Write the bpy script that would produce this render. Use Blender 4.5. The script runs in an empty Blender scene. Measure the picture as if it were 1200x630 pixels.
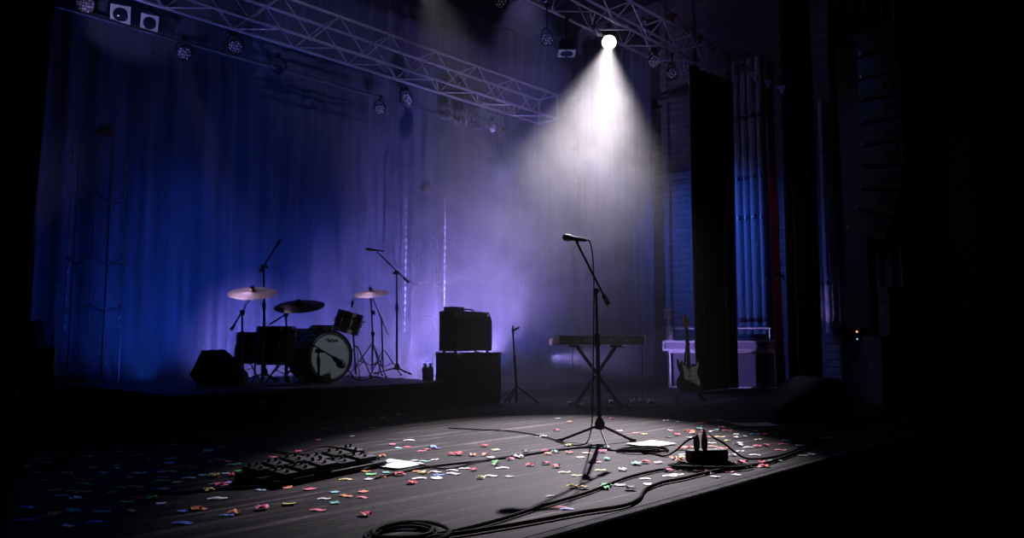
import bpy, bmesh, math, random
from mathutils import Vector, Matrix, Euler
random.seed(7)
V = Vector
PI = math.pi
S = bpy.context.scene
COL = S.collection

# ------------------------------------------------------------------ camera
PHI, TH = math.radians(46.5), math.radians(5.4)
CAM = V((0, -2.0, 0.75)); FPX = 900.0
FH = V((math.sin(PHI), math.cos(PHI), 0)); RT = V((math.cos(PHI), -math.sin(PHI), 0)); ZU = V((0, 0, 1))
FW = FH * math.cos(TH) + ZU * math.sin(TH); UP = -FH * math.sin(TH) + ZU * math.cos(TH)
cd = bpy.data.cameras.new('camera'); cam = bpy.data.objects.new('camera', cd); COL.objects.link(cam)
cd.lens = FPX * 36 / 1200; cd.sensor_width = 36; cd.clip_start = 0.05; cd.clip_end = 100
cam.location = CAM; cam.rotation_euler = (PI / 2 + TH, 0, -PHI)
S.camera = cam
S.view_settings.view_transform = 'Standard'; S.view_settings.look = 'None'
S.view_settings.exposure = 0.0; S.view_settings.gamma = 1.0; S.view_settings.use_curve_mapping = False
S.cycles.use_denoising = True; S.cycles.use_adaptive_sampling = False; S.cycles.denoising_input_passes = 'RGB_ALBEDO'
S.cycles.volume_bounces = 0; S.cycles.max_bounces = 5; S.cycles.volume_step_rate = 1.0
S.cycles.sample_clamp_indirect = 2.0; S.cycles.caustics_reflective = False; S.cycles.caustics_refractive = False
w = bpy.data.worlds.new('world'); S.world = w; w.use_nodes = True
w.node_tree.nodes['Background'].inputs[0].default_value = (0.25, 0.35, 1.0, 1)
w.node_tree.nodes['Background'].inputs[1].default_value = 0.0012

def ray(u, v): return FW + RT * ((u - 600) / FPX) + UP * ((315 - v) / FPX)
def on_z(u, v, z=0.0):
    d = ray(u, v); return CAM + d * ((z - CAM.z) / d.z)
def at(u, v, y):
    d = ray(u, v); return CAM + d * ((y - CAM.y) / d.y)
def at_d(u, v, dist):
    d = ray(u, v); return CAM + d * (dist / d.dot(FH))

# ------------------------------------------------------------------ lights
def spot(name, loc, target, watts, color, size_deg, blend=0.5, radius=0.05):
    l = bpy.data.lights.new(name, 'SPOT'); o = bpy.data.objects.new(name, l); COL.objects.link(o)
    o.location = loc; l.energy = watts; l.color = color; l.spot_size = math.radians(size_deg); l.spot_blend = blend; l.shadow_soft_size = radius
    o.rotation_euler = (V(target) - V(loc)).to_track_quat('-Z', 'Y').to_euler()
    return o
LAMP = V((10.62, 5.73, 5.98)); POOL = V((4.40, 1.78, 0))
LDIR = (POOL - LAMP).normalized()
spot('key_light', LAMP + LDIR * 0.10, POOL, 16000, (1.0, 0.91, 1.0), 22.5, 0.8, 0.05)
# pars standing on the stage behind the drums and the amplifier
PURPLE = (0.45, 0.32, 1.0); BLUE = (0.02, 0.12, 1.0)
FLOORPARS = [((5.7, 7.4, 0.42), (5.9, 9.2, 0.6), 330, PURPLE, 66), ((7.65, 6.3, 0.22), (8.1, 8.6, 0.7), 1000, PURPLE, 70),
             ((8.05, 6.25, 0.40), (9.15, 7.5, 1.7), 1350, PURPLE, 84)]
for i, (l, t, p, c, s) in enumerate(FLOORPARS):
    spot('par_light', l, t, p, c, s, 0.8, 0.08)
spot('violet_fill', (9.9, 7.1, 7.4), (9.5, 6.3, 0.3), 900, (0.44, 0.38, 1.0), 60, 1.0, 0.1)  # unseen spot added overhead to fill the haze beyond the amplifier
# blue wash on the back curtain: from the floor behind the riser, and faintly from the truss
for x, p in ((3.9, 60), (4.9, 95), (6.3, 110), (8.6, 110), (10.4, 120), (12.2, 90)):
    spot('blue_uplight', (x, 8.0, 0.2), (x + 0.1, 9.3, 1.9), p, BLUE, 110, 1.0, 0.1)
for x, p in ((4.8, 220), (7.4, 240), (10.0, 240)):
    spot('blue_wash', (x - 0.3, 6.2, 4.9), (x + 0.2, 9.3, 1.3), p, BLUE, 50, 1.0, 0.15)
# blue on the stage-left brick wall, violet on the wing equipment
spot('wing_blue', (11.6, 7.0, 4.2), (14.5, 6.0, 2.6), 330, (0.03, 0.14, 1.0), 75, 1.0, 0.1)
spot('wing_violet', (8.8, 5.6, 0.5), (11.4, 4.2, 0.5), 700, (0.42, 0.3, 1.0), 34, 0.8, 0.06)
spot('drape_warm_fill', (7.8, 0.6, 4.6), (10.6, 3.0, 2.2), 30, (1.0, 0.5, 0.75), 34, 1.0, 0.1)  # added spot, no fixture: brings out the red drape and pennants
# added spots, no fixtures: truss and lamps, and from behind the kit onto cymbals
spot('truss_uplight', (0.9, 5.6, 0.6), (4.9, 8.5, 5.75), 250, (0.36, 0.30, 1.0), 20, 0.7, 0.1)  # hidden behind the house curtain, put in to brighten the truss
spot('lamp_fill', (2.9, 7.7, 4.3), (3.75, 8.85, 5.2), 34, (0.46, 0.40, 1.0), 45, 0.8, 0.05)  # bodiless spot added close under the lamps to brighten their plates
spot('truss_front_fill', (4.2, 4.8, 6.8), (6.6, 8.1, 5.75), 160, (0.46, 0.40, 1.0), 40, 0.9, 0.05)  # added above the view to brighten the long truss
spot('truss_front_fill', (7.5, 2.5, 7.2), (11.0, 5.6, 6.5), 200, (0.46, 0.42, 1.0), 28, 0.9, 0.05)  # second added fill out of view, for the spotlight truss
spot('keys_front_fill', (5.0, -1.8, 4.5), (7.5, 3.6, 0.8), 230, (0.9, 0.85, 0.9), 9, 1.0, 0.1)  # unseen front fill added for the back of the keyboard
spot('keys_violet_fill', (6.5, 5.6, 1.3), (7.05, 3.75, 0.8), 170, (0.8, 0.5, 0.95), 12, 0.8, 0.05)  # added narrow spot that brightens the keyboard's end cheek
spot('column_blue_fill', (8.3, 2.4, 5.4), (11.2, 1.7, 2.6), 30, (0.10, 0.2, 1.0), 60, 1.0, 0.1)  # added without a fixture so the column shows in the dark
spot('truss_uplight', (8.4, 7.2, 0.4), (10.0, 5.6, 5.9), 300, (0.4, 0.38, 1.0), 50, 0.9, 0.1)
spot('cymbal_fill', (3.9, 8.0, 5.2), (4.09, 5.75, 1.30), 300, (0.60, 0.45, 1.0), 9, 0.9, 0.06)  # added tight beams, one for each crash cymbal
spot('cymbal_fill', (6.2, 8.0, 5.2), (5.89, 6.1, 1.38), 240, (0.60, 0.45, 1.0), 9, 0.9, 0.06)
spot('kit_front_fill', (7.6, 0.4, 5.6), (4.9, 5.4, 0.6), 420, (0.75, 0.85, 1.0), 11, 1.0, 0.1)  # unseen front fill added to lift the bass drum head
spot('guitar_front_fill', (6.6, -1.5, 4.5), (8.62, 3.1, 0.55), 110, (0.9, 0.9, 1.0), 11, 1.0, 0.1)  # unseen front fill added for the guitar and its pickguard
spot('upstage_blue', (8.5, 5.4, 6.0), (8.0, 4.4, 0), 260, (0.12, 0.2, 1.0), 44, 1.0, 0.2)
spot('floor_blue', (2.5, 3.0, 6.3), (3.0, 1.0, 0), 150, (0.08, 0.25, 1.0), 55, 1.0, 0.2)
TOPL = at(495, -45, 7.0)
spot('high_beam', TOPL, TOPL + V((0.1, -0.5, -1.6)), 420, (0.9, 0.92, 1.0), 40, 0.9, 0.05)

# ------------------------------------------------------------------ materials
MATS = {}
def nodes_of(name):
    m = bpy.data.materials.new(name); m.use_nodes = True
    return m, m.node_tree.nodes, m.node_tree.links, m.node_tree.nodes['Principled BSDF']
def mat(name, col, rough=0.5, metal=0.0, spec=0.5, noise=0.15, scale=30.0, emit=None, emit_s=0.0):
    if name in MATS: return MATS[name]
    m, N, L, b = nodes_of(name)
    b.inputs['Roughness'].default_value = rough; b.inputs['Metallic'].default_value = metal; b.inputs['Specular IOR Level'].default_value = spec
    if noise:
        t = N.new('ShaderNodeTexCoord'); n = N.new('ShaderNodeTexNoise'); n.inputs['Scale'].default_value = scale
        L.new(t.outputs['Object'], n.inputs['Vector'])
        r = N.new('ShaderNodeValToRGB'); r.color_ramp.elements[0].position = 0.3; r.color_ramp.elements[1].position = 0.7
        r.color_ramp.elements[0].color = tuple(c * (1 - noise) for c in col) + (1,)
        r.color_ramp.elements[1].color = tuple(min(1, c * (1 + noise)) for c in col) + (1,)
        L.new(n.outputs['Fac'], r.inputs['Fac']); L.new(r.outputs['Color'], b.inputs['Base Color'])
    else: b.inputs['Base Color'].default_value = tuple(col) + (1,)
    if emit: b.inputs['Emission Color'].default_value = tuple(emit) + (1,); b.inputs['Emission Strength'].default_value = emit_s
    MATS[name] = m; return m
BLACK = mat('black_paint', (0.009, 0.009, 0.010), 0.6, spec=0.08)
TOLEX = mat('black_tolex', (0.008, 0.008, 0.009), 0.7, spec=0.15, noise=0.4, scale=250)
RUBBER = mat('black_rubber', (0.012, 0.012, 0.012), 0.7)
CABLE = mat('cable_jacket', (0.006, 0.006, 0.007), 0.8, spec=0.04)
STEEL = mat('brushed_steel', (0.35, 0.35, 0.37), 0.35, 1.0)
TOWER = mat('dark_tower_steel', (0.16, 0.16, 0.18), 0.45, 0.3)
ALU = mat('aluminium', (0.60, 0.60, 0.62), 0.42, 0.4)
CHROME = mat('chrome', (0.6, 0.6, 0.62), 0.18, 1.0, noise=0.05)
PAPER = mat('white_paper', (0.80, 0.78, 0.78), 0.8, noise=0.03)
GREY = mat('grey_plastic', (0.10, 0.10, 0.11), 0.5)
PALE = mat('pale_metal', (0.6, 0.6, 0.64), 0.5)
GLASS = mat('dark_lens', (0.02, 0.02, 0.05), 0.1)
CLOTH = mat('grille_cloth', (0.014, 0.014, 0.015), 0.9, noise=0.5, scale=300)
WHITEP = mat('white_plastic', (0.75, 0.75, 0.75), 0.4, noise=0.03)

def mat_floor():
    m, N, L, b = nodes_of('stage_boards')
    t = N.new('ShaderNodeTexCoord')
    br = N.new('ShaderNodeTexBrick'); br.offset = 0.37; br.inputs['Scale'].default_value = 1.0
    br.inputs['Brick Width'].default_value = 2.4; br.inputs['Row Height'].default_value = 0.105; br.inputs['Mortar Size'].default_value = 0.003
    br.inputs['Color1'].default_value = (0.015, 0.0138, 0.0145, 1); br.inputs['Color2'].default_value = (0.032, 0.029, 0.030, 1); br.inputs['Mortar'].default_value = (0.008, 0.008, 0.009, 1)
    L.new(t.outputs['Object'], br.inputs['Vector'])
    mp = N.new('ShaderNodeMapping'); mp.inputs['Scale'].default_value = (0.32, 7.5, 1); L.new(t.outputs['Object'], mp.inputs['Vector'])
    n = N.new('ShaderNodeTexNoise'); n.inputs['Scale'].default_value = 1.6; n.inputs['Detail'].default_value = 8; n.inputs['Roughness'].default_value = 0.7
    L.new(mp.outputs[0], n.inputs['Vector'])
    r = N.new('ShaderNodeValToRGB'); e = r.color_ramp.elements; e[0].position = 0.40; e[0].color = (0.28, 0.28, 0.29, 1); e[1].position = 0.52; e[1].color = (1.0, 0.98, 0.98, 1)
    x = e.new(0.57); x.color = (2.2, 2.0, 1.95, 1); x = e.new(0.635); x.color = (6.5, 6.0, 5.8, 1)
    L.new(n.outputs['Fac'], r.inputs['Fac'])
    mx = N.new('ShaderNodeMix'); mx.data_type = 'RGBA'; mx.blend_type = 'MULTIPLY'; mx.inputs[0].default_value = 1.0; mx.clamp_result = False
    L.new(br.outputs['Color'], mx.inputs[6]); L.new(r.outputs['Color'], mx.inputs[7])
    n2 = N.new('ShaderNodeTexNoise'); n2.inputs['Scale'].default_value = 26; n2.inputs['Detail'].default_value = 5; L.new(t.outputs['Object'], n2.inputs['Vector'])
    r2 = N.new('ShaderNodeValToRGB'); r2.color_ramp.elements[0].position = 0.3; r2.color_ramp.elements[0].color = (0.6, 0.6, 0.6, 1); r2.color_ramp.elements[1].position = 0.7; r2.color_ramp.elements[1].color = (1.25, 1.25, 1.25, 1)
    L.new(n2.outputs['Fac'], r2.inputs['Fac'])
    m2 = N.new('ShaderNodeMix'); m2.data_type = 'RGBA'; m2.blend_type = 'MULTIPLY'; m2.inputs[0].default_value = 1.0
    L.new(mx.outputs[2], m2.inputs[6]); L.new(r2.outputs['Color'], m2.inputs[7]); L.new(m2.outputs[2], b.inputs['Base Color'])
    rr = N.new('ShaderNodeMapRange'); rr.inputs['To Min'].default_value = 0.6; rr.inputs['To Max'].default_value = 0.85
    L.new(n.outputs['Fac'], rr.inputs['Value']); L.new(rr.outputs[0], b.inputs['Roughness'])
    b.inputs['Specular IOR Level'].default_value = 0.04
    bp = N.new('ShaderNodeBump'); bp.inputs['Strength'].default_value = 0.35; bp.inputs['Distance'].default_value = 0.01
    L.new(n.outputs['Fac'], bp.inputs['Height']); L.new(bp.outputs[0], b.inputs['Normal'])
    return m
def mat_brick(name, c1, c2, mortar):
    m, N, L, b = nodes_of(name)
    t = N.new('ShaderNodeTexCoord'); mp = N.new('ShaderNodeMapping'); mp.inputs['Rotation'].default_value = (PI / 2, 0, PI / 2)
    s = N.new('ShaderNodeSeparateXYZ'); L.new(t.outputs['Object'], s.inputs[0])
    ad = N.new('ShaderNodeMath'); ad.operation = 'ADD'; L.new(s.outputs[0], ad.inputs[0]); L.new(s.outputs[1], ad.inputs[1])
    c = N.new('ShaderNodeCombineXYZ'); L.new(ad.outputs[0], c.inputs[0]); L.new(s.outputs[2], c.inputs[1])
    br = N.new('ShaderNodeTexBrick'); br.inputs['Scale'].default_value = 1.0; br.inputs['Brick Width'].default_value = 0.42; br.inputs['Row Height'].default_value = 0.14; br.inputs['Mortar Size'].default_value = 0.01
    br.inputs['Color1'].default_value = c1 + (1,); br.inputs['Color2'].default_value = c2 + (1,); br.inputs['Mortar'].default_value = mortar + (1,)
    L.new(c.outputs[0], br.inputs['Vector']); L.new(br.outputs['Color'], b.inputs['Base Color'])
    bp = N.new('ShaderNodeBump'); bp.inputs['Strength'].default_value = 0.5; bp.inputs['Distance'].default_value = 0.02; bp.invert = True
    L.new(br.outputs['Fac'], bp.inputs['Height']); L.new(bp.outputs[0], b.inputs['Normal']); b.inputs['Roughness'].default_value = 0.8
    return m
def mat_velvet(name, col):
    m, N, L, b = nodes_of(name)
    t = N.new('ShaderNodeTexCoord'); mp = N.new('ShaderNodeMapping'); mp.inputs['Scale'].default_value = (5, 5, 0.5); L.new(t.outputs['Object'], mp.inputs['Vector'])
    n = N.new('ShaderNodeTexNoise'); n.inputs['Scale'].default_value = 2.0; n.inputs['Detail'].default_value = 5; L.new(mp.outputs[0], n.inputs['Vector'])
    r = N.new('ShaderNodeValToRGB'); r.color_ramp.elements[0].position = 0.3; r.color_ramp.elements[1].position = 0.72
    r.color_ramp.elements[0].color = tuple(c * 0.6 for c in col) + (1,); r.color_ramp.elements[1].color = tuple(c * 1.3 for c in col) + (1,)
    L.new(n.outputs['Fac'], r.inputs['Fac']); L.new(r.outputs['Color'], b.inputs['Base Color'])
    b.inputs['Roughness'].default_value = 0.85; b.inputs['Sheen Weight'].default_value = 0.3; b.inputs['Specular IOR Level'].default_value = 0.1
    return m
def mat_wood(name, a, c, scale=(2, 2, 14), rough=0.35):
    m, N, L, b = nodes_of(name)
    t = N.new('ShaderNodeTexCoord'); mp = N.new('ShaderNodeMapping'); mp.inputs['Scale'].default_value = scale; L.new(t.outputs['Object'], mp.inputs['Vector'])
    n = N.new('ShaderNodeTexNoise'); n.inputs['Scale'].default_value = 3; n.inputs['Detail'].default_value = 6; L.new(mp.outputs[0], n.inputs['Vector'])
    r = N.new('ShaderNodeValToRGB'); r.color_ramp.elements[0].position = 0.35; r.color_ramp.elements[1].position = 0.65
    r.color_ramp.elements[0].color = a + (1,); r.color_ramp.elements[1].color = c + (1,)
    L.new(n.outputs['Fac'], r.inputs['Fac']); L.new(r.outputs['Color'], b.inputs['Base Color']); b.inputs['Roughness'].default_value = rough
    return m
def mat_dots(name, lit, dark, cell, emit=0.0, tint=(0.6, 0.55, 1.0)):
    """a lamp face: rows of small round lenses"""
    m, N, L, b = nodes_of(name)
    t = N.new('ShaderNodeTexCoord'); v = N.new('ShaderNodeTexVoronoi'); v.inputs['Scale'].default_value = 1.0 / cell; v.inputs['Randomness'].default_value = 0.35
    L.new(t.outputs['Object'], v.inputs['Vector'])
    r = N.new('ShaderNodeValToRGB'); r.color_ramp.elements[0].position = 0.36; r.color_ramp.elements[0].color = lit + (1,); r.color_ramp.elements[1].position = 0.46; r.color_ramp.elements[1].color = dark + (1,)
    L.new(v.outputs['Distance'], r.inputs['Fac']); L.new(r.outputs['Color'], b.inputs['Base Color']); b.inputs['Roughness'].default_value = 0.35
    if emit:
        mm = N.new('ShaderNodeMath'); mm.operation = 'LESS_THAN'; mm.inputs[1].default_value = 0.38; L.new(v.outputs['Distance'], mm.inputs[0])
        ms = N.new('ShaderNodeMath'); ms.operation = 'MULTIPLY'; ms.inputs[1].default_value = emit; L.new(mm.outputs[0], ms.inputs[0])
        b.inputs['Emission Color'].default_value = tint + (1,); L.new(ms.outputs[0], b.inputs['Emission Strength'])
    return m
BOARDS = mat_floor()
BRICKM = mat_brick('painted_brick', (0.20, 0.20, 0.21), (0.30, 0.29, 0.30), (0.10, 0.10, 0.10))
VELVET = mat_velvet('velvet_navy', (0.10, 0.115, 0.17))
VELVET_K = mat_velvet('velvet_black', (0.008, 0.008, 0.010))
VELVET_R = mat_velvet('velvet_red', (0.20, 0.03, 0.05))
BLACKWALL = mat('black_wall_paint', (0.010, 0.010, 0.012), 0.8)
CYMB = mat('cymbal_bronze', (0.66, 0.55, 0.42), 0.45, 0.55, noise=0.12, scale=12)
CYMB_D = mat('cymbal_dark_bronze', (0.16, 0.13, 0.10), 0.45, 1.0, noise=0.25, scale=12)
DRUM = mat_wood('drum_walnut', (0.030, 0.016, 0.009), (0.085, 0.045, 0.022))
DRUMK = mat_wood('drum_dark_lacquer', (0.010, 0.008, 0.008), (0.020, 0.016, 0.014))
SKIN = mat('drum_head', (0.42, 0.44, 0.46), 0.5, noise=0.06, scale=6)
MAPLE = mat_wood('maple_neck', (0.24, 0.13, 0.06), (0.34, 0.20, 0.09))
PARFACE = mat_dots('led_face', (0.7, 0.7, 0.85), (0.03, 0.03, 0.04), 0.034, 0.04)

# ------------------------------------------------------------------ mesh helpers
class MB:
    def __init__(s): s.bm = bmesh.new()
    def box(s, c, size, rot=None, bev=0.0, seg=1):
        M = Matrix.Translation(V(c)) @ (rot.to_4x4() if rot is not None else Matrix()) @ Matrix.Diagonal((size[0], size[1], size[2], 1))
        r = bmesh.ops.create_cube(s.bm, size=1.0, matrix=M)
        if bev:
            es = list({e for v in r['verts'] for e in v.link_edges})
            bmesh.ops.bevel(s.bm, geom=es, offset=bev, segments=seg, affect='EDGES', profile=0.6)
        return s
    def tube(s, pts, r, n=8, closed=False, caps=True):
        pts = [V(p) for p in pts]; m = len(pts); rad = r if isinstance(r, (list, tuple)) else [r] * m
        rings = []; nrm = None
        for i, p in enumerate(pts):
            a = pts[i - 1] if (i > 0 or closed) else p; c = pts[(i + 1) % m] if (i < m - 1 or closed) else p
            t = (c - a).normalized()
            if nrm is None:
                nrm = t.cross(V((0, 0, 1)));
                if nrm.length < 0.05: nrm = t.cross(V((1, 0, 0)))
            nrm = (nrm - t * nrm.dot(t)).normalized(); bn = t.cross(nrm)
            rings.append([s.bm.verts.new(p + (nrm * math.cos(2 * PI * k / n) + bn * math.sin(2 * PI * k / n)) * rad[i]) for k in range(n)])
        for i in range(m - (0 if closed else 1)):
            A, B = rings[i], rings[(i + 1) % m]
            for k in range(n): s.bm.faces.new((A[k], A[(k + 1) % n], B[(k + 1) % n], B[k]))
        if caps and not closed: s.bm.faces.new(rings[0][::-1]); s.bm.faces.new(rings[-1])
        return s
    def rod(s, a, b, r0, r1=None, n=10): return s.tube([a, b], [r0, r1 if r1 is not None else r0], n)
    def lathe(s, prof, M=None, n=32, cap=True):
        """prof: (radius, height) pairs round local z"""
        M = M or Matrix(); rings = []
        for (r, z) in prof:
            if r <= 1e-6: rings.append([s.bm.verts.new(M @ V((0, 0, z)))])
            else: rings.append([s.bm.verts.new(M @ V((r * math.cos(2 * PI * k / n), r * math.sin(2 * PI * k / n), z))) for k in range(n)])
        for A, B in zip(rings, rings[1:]):
            for k in range(n):
                k2 = (k + 1) % n
                if len(A) == 1 and len(B) == 1: continue
                if len(A) == 1: s.bm.faces.new((A[0], B[k2], B[k]))
                elif len(B) == 1: s.bm.faces.new((A[k], A[k2], B[0]))
                else: s.bm.faces.new((A[k], A[k2], B[k2], B[k]))
        if cap:
            if len(rings[0]) > 1: s.bm.faces.new(rings[0][::-1])
            if len(rings[-1]) > 1: s.bm.faces.new(rings[-1])
        return s
    def prism(s, pts, h, M=None, bev=0.0):
        """outline in local xy, thickness h along local z"""
        M = M or Matrix()
        a = [s.bm.verts.new(M @ V((x, y, 0))) for x, y in pts]; b = [s.bm.verts.new(M @ V((x, y, h))) for x, y in pts]
        n = len(pts); fs = [s.bm.faces.new(a[::-1]), s.bm.faces.new(b)]
        for i in range(n): s.bm.faces.new((a[i], a[(i + 1) % n], b[(i + 1) % n], b[i]))
        if bev:
            es = list({e for f in fs for e in f.edges})
            bmesh.ops.bevel(s.bm, geom=es, offset=bev, segments=2, affect='EDGES', profile=0.6)
        return s
    def grid(s, fn, nu, nv):
        vs = [[s.bm.verts.new(fn(i / nu, j / nv)) for i in range(nu + 1)] for j in range(nv + 1)]
        for j in range(nv):
            for i in range(nu): s.bm.faces.new((vs[j][i], vs[j][i + 1], vs[j + 1][i + 1], vs[j + 1][i]))
        return s
    def mesh(s, name, m, smooth=True):
        bmesh.ops.recalc_face_normals(s.bm, faces=s.bm.faces)
        me = bpy.data.meshes.new(name); s.bm.to_mesh(me); s.bm.free()
        if m is not None: me.materials.append(m)
        if smooth:
            me.shade_smooth(); me.set_sharp_from_angle(angle=math.radians(38))
        return me
    def build(s, name, m, parent=None, smooth=True):
        o = bpy.data.objects.new(name, s.mesh(name, m, smooth)); COL.objects.link(o)
        if parent: o.parent = parent
        return o
def aim(p, d, up=(0, 0, 1)):
    """matrix at p whose local z points along d"""
    return Matrix.Translation(V(p)) @ V(d).to_track_quat('Z', 'Y').to_matrix().to_4x4()
def tag(o, label, cat, group=None):
    o['label'] = label; o['category'] = cat
    if group: o['group'] = group
    return o
def thing(name, label, cat, loc=(0, 0, 0), rz=0.0, group=None):
    o = bpy.data.objects.new(name, None); COL.objects.link(o); o.empty_display_size = 0.1
    o.location = loc; o.rotation_euler = (0, 0, rz); return tag(o, label, cat, group)
def struct(name, mb, m):
    o = mb.build(name, m, None, False); o['kind'] = 'structure'; return o
def copy_thing(o, loc, rz=None, label=None):
    c = o.copy(); COL.objects.link(c); c.location = loc
    if rz is not None: c.rotation_euler = (0, 0, rz)
    if label: c['label'] = label
    def rec(src, dst):
        for ch in src.children:
            k = ch.copy(); COL.objects.link(k); k.parent = dst; rec(ch, k)
    rec(o, c); return c
def smooth_path(pts, k=8):
    pts = [V(p) for p in pts]; out = []
    for i in range(len(pts) - 1):
        p0 = pts[max(i - 1, 0)]; p1 = pts[i]; p2 = pts[i + 1]; p3 = pts[min(i + 2, len(pts) - 1)]
        for j in range(k):
            t = j / k
            out.append(0.5 * ((2 * p1) + (p2 - p0) * t + (2 * p0 - 5 * p1 + 4 * p2 - p3) * t * t + (3 * p1 - p0 - 3 * p2 + p3) * t ** 3))
    out.append(pts[-1]); return out
def cable(name, label, pts, r=0.006, cat='cable', group=None, m=None, k=8, n=6):
    o = MB().tube(smooth_path(pts, k), r, n).build(name, m or CABLE); return tag(o, label, cat, group)
def floor_pts(px, z=0.008): return [on_z(u, v, z) for u, v in px]

# ------------------------------------------------------------------ the setting
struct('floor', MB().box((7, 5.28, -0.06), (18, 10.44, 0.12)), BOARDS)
struct('floor_pit', MB().box((7, -4, -1.25), (22, 8.2, 0.1)), BLACKWALL)
struct('wall_fascia', MB().box((7, 0.03, -0.66), (18, 0.06, 1.08)), BLACKWALL)
struct('trim_1', MB().box((7, 0.03, -0.06), (18, 0.06, 0.12), bev=0.008), mat('worn_nosing', (0.06, 0.058, 0.058), 0.9, spec=0.05, noise=0.5, scale=9))
struct('wall_back', MB().box((7, 10.4, 4.2), (18, 0.2, 8.6)), BLACKWALL)
struct('wall_right', MB().box((14.75, 5.2, 4.2), (0.3, 10.2, 8.6)), BRICKM)
struct('wall_left', MB().box((-2.1, 5.2, 4.2), (0.2, 10.2, 8.6)), BLACKWALL)
struct('wall_proscenium', MB().box((13.6, 0.75, 4.2), (2.8, 0.4, 8.6)), BLACKWALL)
struct('ceiling', MB().box((6.5, 5.2, 8.6), (18, 10.6, 0.2)), BLACKWALL)
# pilasters and string courses standing out of the brick wall
for y in (6.35, 7.05): struct('trim_2' if y < 7 else 'trim_3', MB().box((14.54, y, 4.2), (0.12, 0.12, 8.4), bev=0.01), BRICKM)
struct('trim_4', MB().box((14.52, 5.6, 4.35), (0.16, 3.4, 0.16), bev=0.02), BRICKM)
struct('trim_5', MB().box((14.50, 5.6, 6.15), (0.2, 3.4, 0.2), bev=0.02), BRICKM)
col_o = MB().box((11.62, 2.0, 2.55), (0.34, 0.34, 5.1), bev=0.02); struct('column_right', col_o, mat('dark_blue_paint', (0.05, 0.055, 0.07), 0.7))

def drape(name, label, a, b, z0, z1, m, wave=0.26, amp=0.07, seed=0, lean=(0, 0), group=None):
    rnd = random.Random(seed); a = V((*a, 0)); b = V((*b, 0)); Ln = (b - a).length; t = (b - a) / Ln; nr = V((-t.y, t.x, 0))
    ph = [rnd.uniform(0, 6.28) for _ in range(6)]; lean = V((lean[0], lean[1], 0.0))
    def fn(u, v):
        s = u * Ln
        k = 2 * PI / wave
        wob = s + 0.10 * math.sin(s * 1.9 + ph[0]) + 0.05 * math.sin(s * 5.1 + ph[1])
        d = amp * (math.sin(k * wob + ph[2]) * (0.75 + 0.25 * math.sin(s * 2.3 + ph[3])) + 0.35 * math.sin(2.3 * k * wob + ph[4] + v * 0.8) * (1 - 0.5 * v))
        d += 0.03 * math.sin(s * 1.1 + v * 2 + ph[5])
        p = a + t * s + nr * d + lean * v; return V((p.x, p.y, z0 + (z1 - z0) * v))
    o = MB().grid(fn, max(24, int(Ln / wave * 14)), 10).build(name, m)
    md = o.modifiers.new('thickness', 'SOLIDIFY'); md.thickness = 0.006
    return tag(o, label, 'curtain', group)
drape('stage_curtain', 'wide deep blue pleated curtain across the back of the stage behind the drum kit', (2.9, 9.3), (13.9, 9.3), 0.02, 7.6, VELVET, 0.42, 0.035, 1)
drape('stage_curtain', 'blue grey curtain returning along the side wall beside the exposed brick', (14.1, 9.2), (14.1, 7.15), 0.02, 7.6, VELVET, 0.30, 0.06, 2)
drape('masking_curtain', 'tall black masking drape hanging behind the electric guitar', (10.15, 3.9), (11.52, 3.9), 0.02, 5.0, VELVET_K, 0.22, 0.05, 3)
drape('masking_curtain', 'tall black masking drape standing between the red drape and the blue grey column', (11.08, 2.85), (12.2, 2.85), 0.02, 7.4, VELVET_K, 0.22, 0.05, 4)
drape('masking_curtain', 'unseen black drape added along the side wall to darken it behind the hanging loudspeakers', (14.3, 0.99), (14.3, 3.35), 0.02, 7.4, VELVET_K, 0.22, 0.05, 8)  # added to black out the brick behind the array
drape('red_drape', 'narrow dark red drape hung on the edge of the black masking drape', (10.78, 2.95), (11.03, 2.95), 0.02, 5.0, VELVET_R, 0.12, 0.03, 5, lean=(0.0, 0.0))
drape('house_curtain', 'black house curtain closing the near side of the stage opening', (-1.8, 1.0), (0.72, 1.0), 0.02, 8.2, VELVET_K, 0.3, 0.06, 6, lean=(0.25, -0.05))

# ------------------------------------------------------------------ trusses, pipe
def truss(name, label, x0, x1, y0, y1, z0, z1, r=0.024, bay=0.5, off=0.0):
    t = thing(name, label, 'truss', (x0, (y0 + y1) / 2, z0))
    o = t.location.copy(); ym = (y1 - y0) / 2
    for y in (-ym, ym):
        for z in (0, z1 - z0):
            MB().tube([(i * (x1 - x0) / 12, y, z) for i in range(13)], r, 10).build('chord', ALU, t)
    h = z1 - z0
    def shared(a, b): return MB().rod(a, b, 0.011, n=6).mesh('brace', ALU)
    me = {}
    def put(kind, loc, a, b):
        if kind not in me: me[kind] = shared(a, b)
        c = bpy.data.objects.new('brace', me[kind]); COL.objects.link(c); c.parent = t; c.location = loc
    n = int((x1 - x0) / bay)
    for i in range(n):
        x = i * bay
        for y in (-ym, ym): put(('d', i % 2), (x, y, 0), *(((0, 0, h), (bay, 0, 0)) if i % 2 == 0 else ((0, 0, 0), (bay, 0, h))))
        put(('b', i % 2), (x, 0, 0), *(((0, -ym, 0), (bay, ym, 0)) if i % 2 == 0 else ((0, ym, 0), (bay, -ym, 0))))
        if i % 2 == 0: put('t', (x, 0, h), (0, -ym, 0), (0, ym, 0))
    for x in (0, x1 - x0):
        e = MB()
        for a, b in (((x, -ym, 0), (x, ym, 0)), ((x, -ym, h), (x, ym, h)), ((x, -ym, 0), (x, -ym, h)), ((x, ym, 0), (x, ym, h))): e.rod(a, b, 0.018, n=8)
        e.build('end_frame', ALU, t)
    return t
truss('lighting_truss', 'long box truss of pale metal tubes above the drum kit along the back curtain', 1.6, 11.9, 8.0, 8.5, 5.33, 5.84)
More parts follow.
